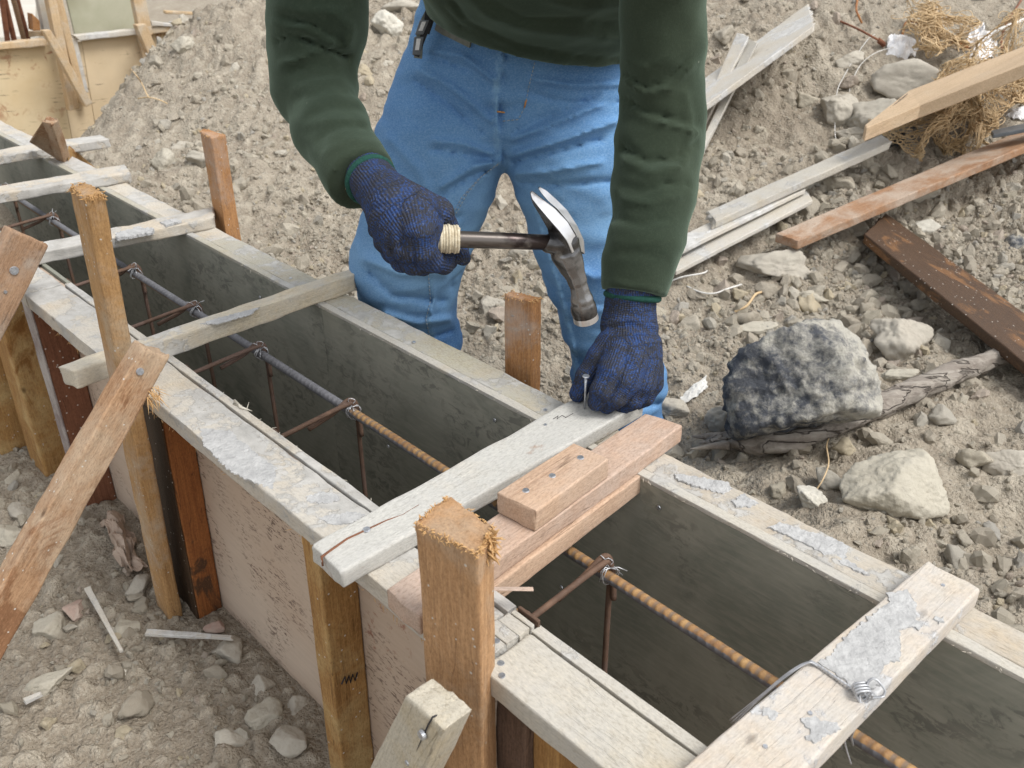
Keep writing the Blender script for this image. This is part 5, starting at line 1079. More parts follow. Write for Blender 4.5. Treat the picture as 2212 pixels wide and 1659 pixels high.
# ------------------------------------------------------------------ gravel and crumbs: one object, instanced on points
def gravel(name, pts, scl, protos_, label):
    n = len(pts); me = bpy.data.meshes.new(name); me.vertices.add(n); me.vertices.foreach_set('co', np.asarray(pts, np.float32).ravel())
    a = me.attributes.new('size', 'FLOAT', 'POINT'); a.data.foreach_set('value', np.asarray(scl, np.float32))
    a = me.attributes.new('spin', 'FLOAT_VECTOR', 'POINT'); a.data.foreach_set('vector', RNG.uniform(0, 6.28, (n, 3)).astype(np.float32).ravel())
    a = me.attributes.new('shape', 'INT', 'POINT'); a.data.foreach_set('value', RNG.integers(0, len(protos_), n).astype(np.int32))
    o = link(name, me); ng = bpy.data.node_groups.new(name, 'GeometryNodeTree')
    ng.interface.new_socket('Geometry', in_out='INPUT', socket_type='NodeSocketGeometry'); ng.interface.new_socket('Geometry', in_out='OUTPUT', socket_type='NodeSocketGeometry')
    N = ng.nodes.new; gi = N('NodeGroupInput'); go = N('NodeGroupOutput'); jn = N('GeometryNodeJoinGeometry')
    def attr(nm, ty):
        x = N('GeometryNodeInputNamedAttribute'); x.data_type = ty; x.inputs[0].default_value = nm; return x.outputs[0]
    sz, spn, shp = attr('size', 'FLOAT'), attr('spin', 'FLOAT_VECTOR'), attr('shape', 'INT')
    for i, src in enumerate(protos_):
        oi = N('GeometryNodeObjectInfo'); oi.inputs['Object'].default_value = src; oi.transform_space = 'ORIGINAL'
        cmp = N('FunctionNodeCompare'); cmp.data_type = 'INT'; cmp.operation = 'EQUAL'; ng.links.new(shp, cmp.inputs[2]); cmp.inputs[3].default_value = i
        ip = N('GeometryNodeInstanceOnPoints'); ng.links.new(gi.outputs[0], ip.inputs['Points']); ng.links.new(cmp.outputs[0], ip.inputs['Selection']); ng.links.new(oi.outputs['Geometry'], ip.inputs['Instance'])
        er = N('FunctionNodeEulerToRotation'); ng.links.new(spn, er.inputs[0]); ng.links.new(er.outputs[0], ip.inputs['Rotation']); ng.links.new(sz, ip.inputs['Scale'])
        ng.links.new(ip.outputs[0], jn.inputs[0])
    ng.links.new(jn.outputs[0], go.inputs[0]); md = o.modifiers.new('stones', 'NODES'); md.node_group = ng
    return tag(o, label, 'gravel', None, 'stuff')
def small_protos():
    out = []
    for i in range(5):
        me = rock_mesh('pebble', 500+i, M['clod'] if i in (0, 1, 3) else M['stone'], 2, 9, 0.22, (1, 0.8, 0.65), flat=True, tt=0.01, hl=0.4)
        o = bpy.data.objects.new('pebble', me); C.objects.link(o); p = F(0.9+0.1*i, 0.2, 0)
        o.location = (p.x, p.y, gz(p.x, p.y)+0.003); o.scale = (0.007,)*3; tag(o, 'single pebble on the near gravel', 'pebble', 'pebbles by the near plywood'); out.append(o)
    return out
sp_ = small_protos()
def scatter(n, xr, yr, cond, r0, r1, pw, emb=0.3):
    x = RNG.uniform(*xr, n); y = RNG.uniform(*yr, n); u_ = x*UU.x+y*UU.y; v_ = x*VV.x+y*VV.y
    vis = np.abs(x) < 0.72*y+0.35
    k = cond(u_, v_, x, y) & vis; x, y = x[k], y[k]
    cl = fbm(np.stack([x*2.3, y*2.3, 0*x], 1), 3, 77); s_ = r0+(r1-r0)*RNG.random(len(x))**pw
    keep = RNG.random(len(x)) < np.clip(0.55+cl*1.5, 0.10, 1)
    x, y, s_ = x[keep], y[keep], s_[keep]
    return np.stack([x, y, ground_h(x, y)+s_*emb*RNG.uniform(-1.4, 0.8, len(x))], 1), s_
nearc = lambda u, v, x, y: (v < 0.395) & (u > 0.3)
floor = lambda u, v, x, y: (v < 0.72) & (v > 0.47)
farc = lambda u, v, x, y: v > 0.80
sets = [scatter(60000, (-2.0, 0.2), (0.1, 2.6), nearc, 0.0015, 0.0065, 2.2), scatter(15000, (-2.0, 0.2), (0.1, 2.6), nearc, 0.006, 0.022, 2.4),
        scatter(60000, (-0.6, 1.9), (0.85, 2.4), farc, 0.002, 0.008, 2.0), scatter(9500, (-0.4, 1.9), (0.85, 2.6), farc, 0.007, 0.028, 2.5),
        scatter(40000, (-2.4, 2.6), (1.6, 4.4), farc, 0.003, 0.010, 2.4), scatter(5000, (-2.4, 2.6), (1.6, 4.4), farc, 0.010, 0.030, 3.0),
        scatter(12000, (-2.4, 2.6), (4.3, 6.5), farc, 0.008, 0.03, 2.4), scatter(1500, (-1.5, 0.8), (0.3, 2.6), floor, 0.002, 0.007, 2.0)]
gravel('gravel', np.concatenate([s[0] for s in sets]), np.concatenate([s[1] for s in sets]), sp_, 'grey brown gravel and soil crumbs covering the ground')
# ------------------------------------------------------------------ signed distance sculpting
def smin(a, b, k):
    if k <= 0: return np.minimum(a, b)
    h = np.maximum(k-np.abs(a-b), 0)/k; return np.minimum(a, b)-h*h*k*0.25
def seg_d(p, a, b, ra, rb, flat=None, fk=1.0):
    ab = b-a; t = np.clip(((p-a)@ab)/(ab@ab), 0, 1); q = p-(a+t[:, None]*ab)
    if flat is not None:
        c = q@flat; q = q+np.outer(c*(1/fk-1), flat)
    d = np.sqrt((q*q).sum(1))-(ra+(rb-ra)*t)
    return d*(min(1, fk) if flat is not None else 1)
def chain(p, J, k=0.01, flat=None, fk=1.0):
    d = None
    for (a, ra), (b, rb) in zip(J[:-1], J[1:]):
        e = seg_d(p, np.array(a), np.array(b), ra, rb, flat, fk); d = e if d is None else smin(d, e, k)
    return d
def nets(fn, lo, hi, h):
    lo = np.array(lo, float); n = np.ceil((np.array(hi)-lo)/h).astype(int)+1
    ax = [lo[i]+h*np.arange(n[i]) for i in range(3)]
    f = np.empty(n, np.float32)
    B_ = 6; nb = -(-n//B_); cb = np.stack(np.meshgrid(*[lo[i]+h*(np.arange(nb[i])*B_+(B_-1)/2) for i in range(3)], indexing='ij'), -1).reshape(-1, 3)
    cv = fn(cb).reshape(nb); near_ = np.abs(cv) < h*B_*0.87+0.022        # only blocks close to the surface are worked out in full
    big_ = np.repeat(np.repeat(np.repeat(cv, B_, 0), B_, 1), B_, 2)[:n[0], :n[1], :n[2]]; f[:] = big_
    nm = np.repeat(np.repeat(np.repeat(near_, B_, 0), B_, 1), B_, 2)[:n[0], :n[1], :n[2]]; I0 = np.argwhere(nm)
    for k in range(0, len(I0), 400000):
        K = I0[k:k+400000]; f[tuple(K.T)] = fn(lo+h*K)
    s = f < 0; c = [s[dx:n[0]-1+dx, dy:n[1]-1+dy, dz:n[2]-1+dz] for dx in (0, 1) for dy in (0, 1) for dz in (0, 1)]
    anyi = np.logical_or.reduce(c); alli = np.logical_and.reduce(c); m = anyi & ~alli
    I = np.argwhere(m); idx = -np.ones(m.shape, np.int64); idx[tuple(I.T)] = np.arange(len(I))
    acc = np.zeros((len(I), 3)); cnt = np.zeros(len(I))
    for a in range(3):
        o1, o2 = [k for k in range(3) if k != a]
        for d1 in (0, 1):
            for d2 in (0, 1):
                A = I.copy(); A[:, o1] += d1; A[:, o2] += d2; B = A.copy(); B[:, a] += 1
                fa = f[tuple(A.T)]; fb = f[tuple(B.T)]; x = (fa < 0) != (fb < 0)
                t = np.where(x, fa/np.where(x, fa-fb, 1), 0); P = A.astype(float); P[:, a] += t; acc[x] += P[x]; cnt[x] += 1
    V = acc/cnt[:, None]*h+lo; Q = []
    for a in range(3):
        o1, o2 = (a+1) % 3, (a+2) % 3
        sl0 = [slice(1, -1)]*3; A = [slice(None)]*3; A[a] = slice(0, -1); B = [slice(None)]*3; B[a] = slice(1, None)
        x = s[tuple(A)] != s[tuple(B)]; E = np.argwhere(x); E = E[(E[:, o1] > 0) & (E[:, o2] > 0) & (E[:, o1] < n[o1]-1) & (E[:, o2] < n[o2]-1)]
        def g(d1, d2):
            K = E.copy(); K[:, o1] -= d1; K[:, o2] -= d2; return idx[tuple(K.T)]
        q = np.stack([g(1, 1), g(0, 1), g(0, 0), g(1, 0)], 1); fl = s[tuple(E.T)]; q[~fl] = q[~fl][:, ::-1]; Q.append(q)
    Q = np.concatenate(Q); Q = Q[(Q >= 0).all(1)]; return V, Q
def sculpt(name, fn, lo, hi, h, mat, parent=None, post=None, smooth_it=2):
    V, Q = nets(fn, lo, hi, h)
    e = np.concatenate([Q[:, [0, 1]], Q[:, [1, 2]], Q[:, [2, 3]], Q[:, [3, 0]]])
    for _ in range(smooth_it):
        S = np.zeros_like(V); c = np.zeros(len(V)); np.add.at(S, e[:, 0], V[e[:, 1]]); np.add.at(c, e[:, 0], 1); np.add.at(S, e[:, 1], V[e[:, 0]]); np.add.at(c, e[:, 1], 1)
        V = 0.5*V+0.5*S/c[:, None]
    me = mesh_np(name, V, Q, mat, smooth=True)
    if post: post(me, V)
    return link(name, me, parent)
def J(x, y, Y, rpx): P = pY(x, y, Y); return (tuple(P), rad(rpx, P))
def folds(p, L):
    """raised (or sunk) ridges running along polylines given by their picture positions on the cloth"""
    q = proj(p); r = np.zeros(len(p))
    for pts, w, amp in L:
        d = np.full(len(p), 1e9)
        n = len(pts)-1
        for i in range(n):
            a = np.array(pts[i], float); b = np.array(pts[i+1], float); ab = b-a; tt = ((q-a)@ab)/(ab@ab); t = np.clip(tt, 0, 1)
            e = np.hypot(*(q-(a+t[:, None]*ab)).T); d = np.minimum(d, e)
        r += amp*(np.exp(-(d/w)**2) if amp > 0 else np.exp(-d/(w*0.75)))
    return r
def bbox(Js, pad):
    A = np.array([j[0] for j in Js]); R = max(j[1] for j in Js)+pad; return A.min(0)-R, A.max(0)+R

person = empty('person', (0.0, 1.5, -0.46), 'worker in a dark green long sleeved shirt, blue jeans and knit gloves, swinging a hammer', 'person')
# ------------------------------------------------------------------ jeans
LL = [J(1010, 150, 1.53, 108), J(985, 215, 1.53, 117), J(957, 300, 1.52, 126), J(945, 348, 1.515, 126), J(928, 410, 1.51, 121), J(905, 480, 1.50, 114), J(876, 575, 1.50, 107), J(885, 650, 1.53, 92), J(905, 740, 1.56, 80), J(925, 850, 1.59, 70), J(940, 960, 1.61, 66)]
RL = [J(1235, 170, 1.53, 110), J(1238, 240, 1.52, 120), J(1230, 300, 1.51, 128), J(1237, 345, 1.505, 128), J(1254, 410, 1.50, 121), J(1270, 500, 1.49, 112), J(1296, 600, 1.47, 100), J(1315, 700, 1.47, 92), J(1338, 830, 1.47, 88), J(1345, 960, 1.48, 80), J(1350, 1060, 1.50, 76)]
PV = [J(1032, 45, 1.51, 88), J(1130, 40, 1.49, 100), J(1240, 50, 1.51, 92)]
PV0 = [J(1032, -10, 1.50, 84), J(1130, -10, 1.47, 96), J(1235, -5, 1.50, 88)]
PV2 = [J(1000, 150, 1.53, 110), J(1110, 175, 1.51, 108), J(1240, 180, 1.52, 112)]
PV3 = [J(1050, 250, 1.52, 80), J(1092, 270, 1.50, 54), J(1160, 250, 1.52, 80)]
jf = [([(940, 304), (997, 309), (1064, 333)], 9, 0.0035), ([(930, 322), (1000, 333), (1070, 348)], 7, -0.0035), ([(1116, 333), (1211, 304), (1330, 262)], 10, 0.004), ([(1112, 348), (1200, 326), (1300, 300)], 8, -0.004),
      ([(1110, 300), (1190, 270), (1300, 225)], 9, 0.003), ([(1108, 285), (1180, 252), (1290, 208)], 7, -0.0025), ([(954, 404), (1021, 361), (1078, 348)], 10, 0.004), ([(930, 440), (990, 395), (1050, 368)], 9, -0.004), ([(1115, 375), (1180, 372), (1300, 350)], 9, 0.003), ([(1125, 395), (1200, 400), (1320, 390)], 8, -0.003),
      ([(905, 150), (980, 190), (1060, 260)], 12, 0.003), ([(900, 175), (960, 215), (1040, 285)], 9, -0.003), ([(930, 110), (1000, 120), (1070, 175)], 9, 0.003), ([(890, 118), (940, 122), (1010, 150)], 6, -0.003),
      ([(1150, 170), (1240, 185), (1340, 180)], 10, 0.003), ([(1140, 200), (1230, 222), (1340, 220)], 9, -0.0025), ([(840, 300), (900, 360), (960, 480)], 14, 0.003), ([(830, 380), (900, 450), (990, 470)], 10, -0.003),
      ([(800, 590), (850, 640), (960, 650)], 13, -0.005), ([(790, 560), (860, 590), (960, 590)], 14, 0.004), ([(830, 680), (900, 700), (970, 690)], 12, 0.005), ([(850, 725), (910, 735), (975, 715)], 9, -0.005), ([(960, 480), (975, 560), (975, 620)], 10, -0.002),
      ([(1210, 560), (1280, 600), (1370, 590)], 12, 0.003), ([(1230, 650), (1300, 660), (1400, 640)], 12, -0.003), ([(1255, 800), (1340, 850), (1420, 830)], 12, 0.004), ([(1260, 880), (1340, 890), (1420, 870)], 10, -0.005),
      # fly, seams
      ([(1086, 118), (1076, 180), (1072, 240), (1076, 300), (1082, 352)], 4, 0.0025), ([(1093, 118), (1083, 180), (1079, 240), (1083, 300), (1089, 350)], 3, -0.0022), ([(1152, 135), (1140, 185), (1131, 228), (1118, 255), (1080, 258)], 3, 0.0012),
      ([(1082, 352), (1040, 385), (1005, 425), (980, 470), (965, 500)], 4, 0.0022), ([(930, 560), (934, 600), (938, 650), (928, 690), (940, 740)], 4, 0.0025),
      ([(1150, 440), (1175, 520), (1205, 620), (1235, 740), (1250, 850)], 5, 0.002)]
def jeans_sdf(p):
    yv = np.array([0, 1, 0.0]); a = chain(p, LL, 0.03); b = chain(p, RL, 0.03); c = chain(p, PV, 0.03, yv, 0.85); c = smin(c, chain(p, PV0, 0.03, yv, 0.85), 0.05); c = smin(c, chain(p, PV2, 0.03, yv, 0.90), 0.07); c = smin(c, chain(p, PV3, 0.03), 0.03)
    d = smin(smin(a, c, 0.035), smin(b, c, 0.035), 0.012)
    hem = -0.395-p[:, 2]; d = np.maximum(d, hem)
    n1 = fbm(p*np.array([9, 9, 22]), 3, 5)*0.0042+fbm(p*np.array([28, 28, 60]), 2, 6)*0.0012+(1-np.abs(fbm(p*np.array([7, 7, 16]), 3, 9))*2.5)*0.0030
    return d-n1*1.5-3.0*folds(p, [(a_, w_*0.72, m_) for a_, w_, m_ in jf])
lo, hi = bbox(LL+RL+PV+PV2+PV0, 0.03)
SEAMS = [[(1082, 118), (1072, 180), (1068, 240), (1072, 300), (1079, 352)], [(1078, 356), (1036, 389), (1001, 429), (976, 474), (958, 505)], [(926, 560), (930, 600), (934, 650), (924, 690), (936, 740)], [(1152, 445), (1178, 525), (1208, 625), (1238, 745), (1252, 850)]]
def wear(me, V):
    q = proj(V); w = np.zeros(len(V))
    for pts in SEAMS:
        d = np.full(len(V), 1e9)
        for a, b in zip(pts[:-1], pts[1:]):
            a = np.array(a, float); b = np.array(b, float); ab = b-a; t = np.clip(((q-a)@ab)/(ab@ab), 0, 1); d = np.minimum(d, np.hypot(*(q-(a+t[:, None]*ab)).T))
        w = np.maximum(w, 0.6*np.exp(-(np.abs(d-3)/4)**2)*(0.3+0.7*np.clip(vnoise(V*np.array([120, 120, 260]), 3)*1.5+0.5, 0, 1)))
    thigh = 0.55*np.exp(-((V[:, 2]-0.05)/0.17)**2)*np.clip(0.6+fbm(V*6, 3, 4)*1.2, 0, 1)
    a = me.attributes.new('wear', 'FLOAT', 'POINT'); a.data.foreach_set('value', np.clip(np.maximum(w, thigh), 0, 1).astype(np.float32))
jeans = sculpt('jeans', jeans_sdf, lo, hi, 0.0048, M['denim'], person, wear, 1)
from mathutils.bvhtree import BVHTree
bvh = BVHTree.FromPolygons([v.co[:] for v in jeans.data.vertices], [p.vertices[:] for p in jeans.data.polygons])
def on_mesh(bv, x, y, lift=0.0008):
    r = ray(x, y).normalized(); h = bv.ray_cast(Vector((0, 0, CAMZ)), r); return (h[0]-r*lift) if h[0] else None
def stitches(px, mat, step=7.0, r=0.0008, dash=0.6, bv=bvh):
    ms = []
    for (x0, y0), (x1, y1) in zip(px[:-1], px[1:]):
        L = math.hypot(x1-x0, y1-y0); n = max(1, int(L/step))
        for i in range(n):
            a = on_mesh(bv, x0+(x1-x0)*i/n, y0+(y1-y0)*i/n); b = on_mesh(bv, x0+(x1-x0)*(i+dash)/n, y0+(y1-y0)*(i+dash)/n)
            if a and b and (a-b).length < 0.03: ms.append(tube_mesh('s', [a, b], r, None, 4))
    return ms
link('stitching', join_meshes('stitching', stitches([(1155, 135), (1143, 185), (1134, 230), (1120, 258), (1082, 262)], M['stitch'], 8, 0.0008)+stitches([(1075, 356), (1034, 386), (998, 426), (973, 472), (955, 503)], None, 8, 0.0009)+stitches([(1083, 349), (1042, 379), (1008, 420), (983, 465)], None, 8, 0.0009)+stitches([(922, 560), (926, 600), (930, 650), (920, 690), (931, 738)], None, 8, 0.0009), M['stitch_pale']), jeans)
link('bar_tack', join_meshes('bar_tack', stitches([(1074, 241), (1090, 243)], None, 16, 0.0013, 1.0)+stitches([(1137, 215), (1133, 232)], None, 16, 0.0013, 1.0)+stitches([(975, 80), (1000, 88)], None, 8, 0.0008), M['stitch']), jeans)

# ------------------------------------------------------------------ shirt
SHL, SHR = (-0.185, 1.17, 0.76), (0.195, 1.16, 0.76)
TS = [((0.042, 1.50, 0.385), 0.148), ((0.045, 1.44, 0.47), 0.150), ((0.03, 1.34, 0.59), 0.158), ((0.01, 1.24, 0.70), 0.160), ((0.0, 1.17, 0.77), 0.14)]
SW = [(SHL, 0.085), ((0, 1.16, 0.79), 0.10), (SHR, 0.085)]
AL = [(SHL, 0.080), J(690, -60, 1.20, 96), J(688, 35, 1.20, 92), J(686, 82, 1.21, 82), J(669, 128, 1.22, 68), J(681, 190, 1.19, 77), J(717, 285, 1.12, 72), J(750, 338, 1.08, 64), J(778, 381, 1.045, 63), J(786, 393, 1.035, 63)]
AR = [(SHR, 0.080), J(1434, -60, 1.19, 86), J(1432, 60, 1.20, 81), J(1427, 160, 1.20, 77), J(1428, 250, 1.20, 79), J(1426, 300, 1.19, 79), J(1411, 420, 1.15, 80), J(1392, 520, 1.11, 72), J(1372, 605, 1.088, 62), J(1368, 633, 1.08, 60)]
hem_a, hem_b, hem_c = pY(955, 28, 1.44), pY(1120, 128, 1.34), pY(1345, 163, 1.38)
hem_n = np.array(((hem_b-hem_a).cross(hem_c-hem_a)).normalized()); hem_n = hem_n if hem_n[2] < 0 else -hem_n
def cuffcut(p, Jx, over): a, b = np.array(Jx[-2][0]), np.array(Jx[-1][0]); n = (b-a)/np.linalg.norm(b-a); return (p-b)@n
sf = [([(590, 48), (628, 58), (659, 62)], 9, 0.006), ([(624, 40), (674, 53), (701, 66), (738, 88)], 8, -0.009), ([(655, 84), (700, 102), (748, 122)], 7, -0.016), ([(608, 137), (648, 128), (692, 106), (718, 93)], 8, 0.008), ([(601, 88), (628, 77), (674, 84)], 8, -0.008),
      ([(628, 159), (663, 144), (712, 139)], 8, -0.007), ([(634, 194), (674, 176), (735, 172)], 9, 0.005), ([(640, 215), (700, 198), (770, 205)], 8, -0.005), ([(666, 250), (710, 234), (776, 234)], 8, -0.006), ([(660, 272), (720, 256), (795, 262)], 9, 0.005), ([(685, 300), (740, 272), (810, 278)], 7, -0.005),
      ([(700, 330), (760, 300), (820, 308)], 8, 0.003), ([(600, 15), (650, 25), (760, 20)], 14, 0.006), ([(724, 30), (760, 60), (752, 100)], 13, 0.008), ([(715, 395), (760, 372), (822, 322)], 3.5, -0.0028), ([(640, 330), (700, 300)], 8, -0.003),
      ([(1349, 228), (1401, 257), (1473, 276), (1511, 288)], 7, 0.006), ([(1349, 212), (1401, 243), (1473, 262), (1508, 270)], 8, -0.006), ([(1352, 176), (1396, 204), (1449, 190), (1496, 140)], 8, 0.006), ([(1352, 160), (1396, 188), (1440, 176), (1485, 130)], 7, -0.005),
      ([(1352, 130), (1400, 150), (1450, 120)], 8, 0.004), ([(1350, 320), (1400, 350), (1460, 340), (1500, 310)], 9, -0.007), ([(1348, 345), (1400, 372), (1470, 362)], 8, 0.006), ([(1345, 400), (1390, 412), (1440, 396), (1480, 400)], 8, -0.006), ([(1340, 430), (1400, 440), (1470, 425)], 8, 0.005), ([(1330, 470), (1380, 486), (1440, 470)], 8, -0.005),
      ([(1328, 520), (1370, 530), (1430, 520)], 8, 0.003), ([(1324, 550), (1380, 545), (1440, 560)], 8, -0.003), ([(1311, 596), (1370, 606), (1432, 618)], 3.5, -0.0030), ([(1480, 200), (1495, 280), (1480, 350)], 9, 0.004),
      ([(980, 0), (1010, 45), (1120, 95), (1250, 120), (1350, 128)], 12, -0.006), ([(1020, 0), (1060, 40), (1160, 70), (1340, 85)], 14, 0.006), ([(1060, 0), (1130, 40), (1240, 40), (1345, 50)], 10, -0.005), ([(955, 10), (990, 50), (1060, 86), (1120, 118), (1200, 140), (1345, 150)], 3, -0.0022), ([(1180, 0), (1260, 20), (1350, 10)], 10, 0.004)]
def shirt_noise(p): return fbm(p*np.array([10, 10, 13]), 3, 15)*0.007+(1-np.abs(fbm(p*np.array([10, 10, 15])+p[:, [2, 0, 1]]*4, 3, 19))*2.6)*0.0026+fbm(p*55, 2, 21)*0.0006-0.002
def torso_sdf(p):
    yv = np.array([0, 0.72, 0.69]); a = chain(p, TS, 0.06, yv, 0.72); a = smin(a, chain(p, SW, 0.05), 0.08); a = a-0.006*0
    n = shirt_noise(p)+folds(p, sf[-5:]); d = a-n
    inner = d+0.013; hd = (p-np.array(hem_b))@hem_n
    return np.maximum(np.maximum(d, hd), -np.maximum(inner, -hd-0.05))
def arm_sdf(p, Jx, fl):
    a = chain(p, Jx, 0.03); cc = cuffcut(p, Jx, 0); d = a-shirt_noise(p)*np.clip(-cc/0.03, 0.3, 1)-folds(p, [(a_, w_*0.8, m_*((0.85 if m_ > 0 else 1.15) if a_[0][1] < 150 or a_[0][0] > 1000 else 0.5)) for a_, w_, m_ in fl])
    d = np.maximum(d, cc); return np.maximum(d, -np.maximum(d+0.0115, -cc-0.03))
def shirt_sdf(p):
    t = torso_sdf(p); l = arm_sdf(p, AL, sf[:16]); r = arm_sdf(p, AR, sf[16:30])
    up = np.clip((p[:, 2]-0.56)/0.1, 0, 1); k = 0.004
    a = smin(t, np.minimum(l, r), 0.035); b = np.minimum(t, np.minimum(l, r)); d = b*(1-up)+a*up
    neck = np.linalg.norm((p-np.array([0.0, 1.08, 0.885])), axis=1)-0.075
    return np.maximum(d, -neck)
lo, hi = bbox(TS+SW+AL+AR, 0.03); hi[2] = min(hi[2], 0.93)
shirt_o = sculpt('shirt', shirt_sdf, lo, hi, 0.0048, M['shirt'], person, None, 1)
# ------------------------------------------------------------------ body: head and neck above, filled forearms, ankles (mostly under the clothes)
def inner(Jx, s_): return [(a, r*s_) for a, r in Jx]
NK = [((0, 1.16, 0.80), 0.065), ((0, 1.06, 0.90), 0.056), ((0, 1.03, 0.95), 0.056)]
HC = np.array([0.0, 1.0, 1.01]); hd_f = np.array([0, -0.62, -0.78]); hd_u = np.array([0, -0.78, 0.62])    # he looks down at the nail
def body_sdf(p):
    q = p-HC; X, Fw, Up = q[:, 0], q@hd_f, q@hd_u
    cr = np.sqrt((X/0.078)**2+((Fw+0.008)/0.098)**2+((Up-0.025)/0.105)**2); head = (cr-1)*0.078
    jaw = (np.sqrt((X/0.058)**2+((Fw-0.022)/0.070)**2+((Up+0.060)/0.062)**2)-1)*0.058; head = smin(head, jaw, 0.04)
    def at(x, f, u): return HC+np.array([x, 0, 0])+hd_f*f+hd_u*u
    head = smin(head, seg_d(p, at(0, 0.088, 0.012), at(0, 0.108, -0.026), 0.008, 0.013), 0.015)
    for s_ in (-1, 1):
        head = smin(head, seg_d(p, at(s_*0.008, 0.096, -0.028), at(s_*0.012, 0.092, -0.030), 0.007, 0.006), 0.008)
        e = np.linalg.norm(p-at(s_*0.031, 0.098, 0.012), axis=1)-0.014; head = -smin(-head, e, 0.010)
        head = smin(head, seg_d(p, at(s_*0.015, 0.090, 0.030), at(s_*0.046, 0.076, 0.032), 0.006, 0.006), 0.012)
        head = smin(head, seg_d(p, at(s_*0.079, -0.004, 0.022), at(s_*0.076, 0.0, -0.022), 0.012, 0.008, np.array([1.0, 0, 0]), 0.5), 0.006)
    head = smin(head, seg_d(p, at(-0.018, 0.086, -0.062), at(0.018, 0.086, -0.062), 0.006, 0.006), 0.008)
    d = smin(head, chain(p, NK, 0.03), 0.03)
    d = smin(d, chain(p, inner(TS, 0.68), 0.05, np.array([0, 0.72, 0.69]), 0.55), 0.04); d = smin(d, chain(p, inner(SW, 0.72), 0.05), 0.05)
    for Jx in (AL, AR): d = smin(d, chain(p, inner(Jx, 0.62), 0.02), 0.02)
    for Jx in (LL, RL): d = smin(d, chain(p, inner(Jx, 0.62), 0.02), 0.02)
    return smin(d, chain(p, inner(PV2, 0.7), 0.03), 0.05)
lo, hi = bbox([((0, 1.0, 1.16), 0.02)]+LL+RL+AL+AR, 0.02)
body = sculpt('body', body_sdf, lo, hi, 0.0095, M['skin'], person, None, 1); body.name = 'body'
def at_head(x, f, u): return Vector(HC)+Vector((x, 0, 0))+Vector(hd_f)*f+Vector(hd_u)*u
for s_ in (-1, 1):
    bm = bmesh.new(); bmesh.ops.create_uvsphere(bm, u_segments=16, v_segments=12, radius=0.0118); me = bpy.data.meshes.new('eye'); bm.to_mesh(me); bm.free(); me.materials.append(M['eye'])
    e = link('eye', me, person, Matrix.Translation(at_head(s_*0.031, 0.082, 0.012)))
    bm = bmesh.new(); bmesh.ops.create_uvsphere(bm, u_segments=12, v_segments=8, radius=0.0055); me = bpy.data.meshes.new('iris'); bm.to_mesh(me); bm.free(); me.materials.append(M['hair'])
    link('iris', me, e, Matrix.Translation(at_head(s_*0.031, 0.0895, 0.010)))
    link('eyebrow', tube_mesh('eyebrow', [at_head(s_*0.014, 0.098, 0.034), at_head(s_*0.032, 0.094, 0.040), at_head(s_*0.050, 0.080, 0.034)], [0.003, 0.0035, 0.0015], M['hair'], 6), person)
link('lips', tube_mesh('lips', spline([at_head(-0.024, 0.080, -0.061), at_head(-0.01, 0.091, -0.058), at_head(0.01, 0.091, -0.058), at_head(0.024, 0.080, -0.061)], 4), 0.0045, M['lip'], 6), person)
def hair_sdf(p):
    q = p-HC; X, Fw, Up = q[:, 0], q@hd_f, q@hd_u; d = (np.sqrt((X/0.084)**2+((Fw+0.012)/0.104)**2+((Up-0.030)/0.111)**2)-1)*0.084-fbm(p*60, 3, 3)*0.003
    cut = Fw*0.9-(Up-0.055)*0.9-0.045; return np.maximum(d, np.maximum(cut, -(Up+0.055)))
sculpt('hair', hair_sdf, HC-0.13, HC+0.14, 0.005, M['hair'], person, None, 1)
for k, (Jx, dx) in enumerate(((LL, -0.01), (RL, 0.02))):
    a = Vector(Jx[-1][0]); a.z = -0.40
    B_ = [(tuple(a+Vector((0, 0, 0.05))), 0.050), (tuple(a+Vector((0, 0.02, -0.02))), 0.052), (tuple(a+Vector((dx, -0.06, -0.035))), 0.047), (tuple(a+Vector((dx*1.5, -0.15, -0.045))), 0.042)]
    def bf(p): return np.maximum(chain(p, B_, 0.02), -0.475-p[:, 2])
    l_, h_ = bbox(B_, 0.02); sculpt('boot', bf, l_, h_, 0.006, M['boot'], person)
# belt, pouch straps and the two printed metal tabs at his right hip
bt = [on_mesh(bvh, x, y, 0.004) for x, y in ((946, 42), (962, 52), (980, 60), (1000, 70), (1020, 80))]
bt = [b for b in bt if b]
def strap(name, pts, w, t, mat, parent, up=Vector((0, 0, 1))):
    V = []; Fc = []
    for i, p in enumerate(pts):
        tg = (pts[min(i+1, len(pts)-1)]-pts[max(i-1, 0)]).normalized(); n = tg.cross(up).normalized(); u_ = n.cross(tg)
        for a, b in ((-1, -1), (-1, 1), (1, 1), (1, -1)): V.append(p+u_*w*0.5*a+n*t*0.5*b)
    for i in range(len(pts)-1):
        for k in range(4): Fc.append((i*4+k, i*4+(k+1) % 4, i*4+4+(k+1) % 4, i*4+4+k))
    Fc.append((0, 1, 2, 3)); e = (len(pts)-1)*4; Fc.append((e+3, e+2, e+1, e))
    me = bpy.data.meshes.new(name); me.from_pydata([tuple(v) for v in V], [], Fc); me.materials.append(mat)
    bm = bmesh.new(); bm.from_mesh(me); bmesh.ops.recalc_face_normals(bm, faces=bm.faces); bm.to_mesh(me); bm.free(); return link(name, me, parent)
if len(bt) > 2: strap('belt', bt, 0.032, 0.004, M['webbing'], person)
sb = lambda *q, Y=1.44: [pY(x, y, Y) for x, y in q]
strap('hip_strap', spline(sb((950, -30), (935, 10), (915, 52), (906, 90), (903, 125)), 4), 0.012, 0.008, M['webbing'], person, Vector((1, 0, 0)))
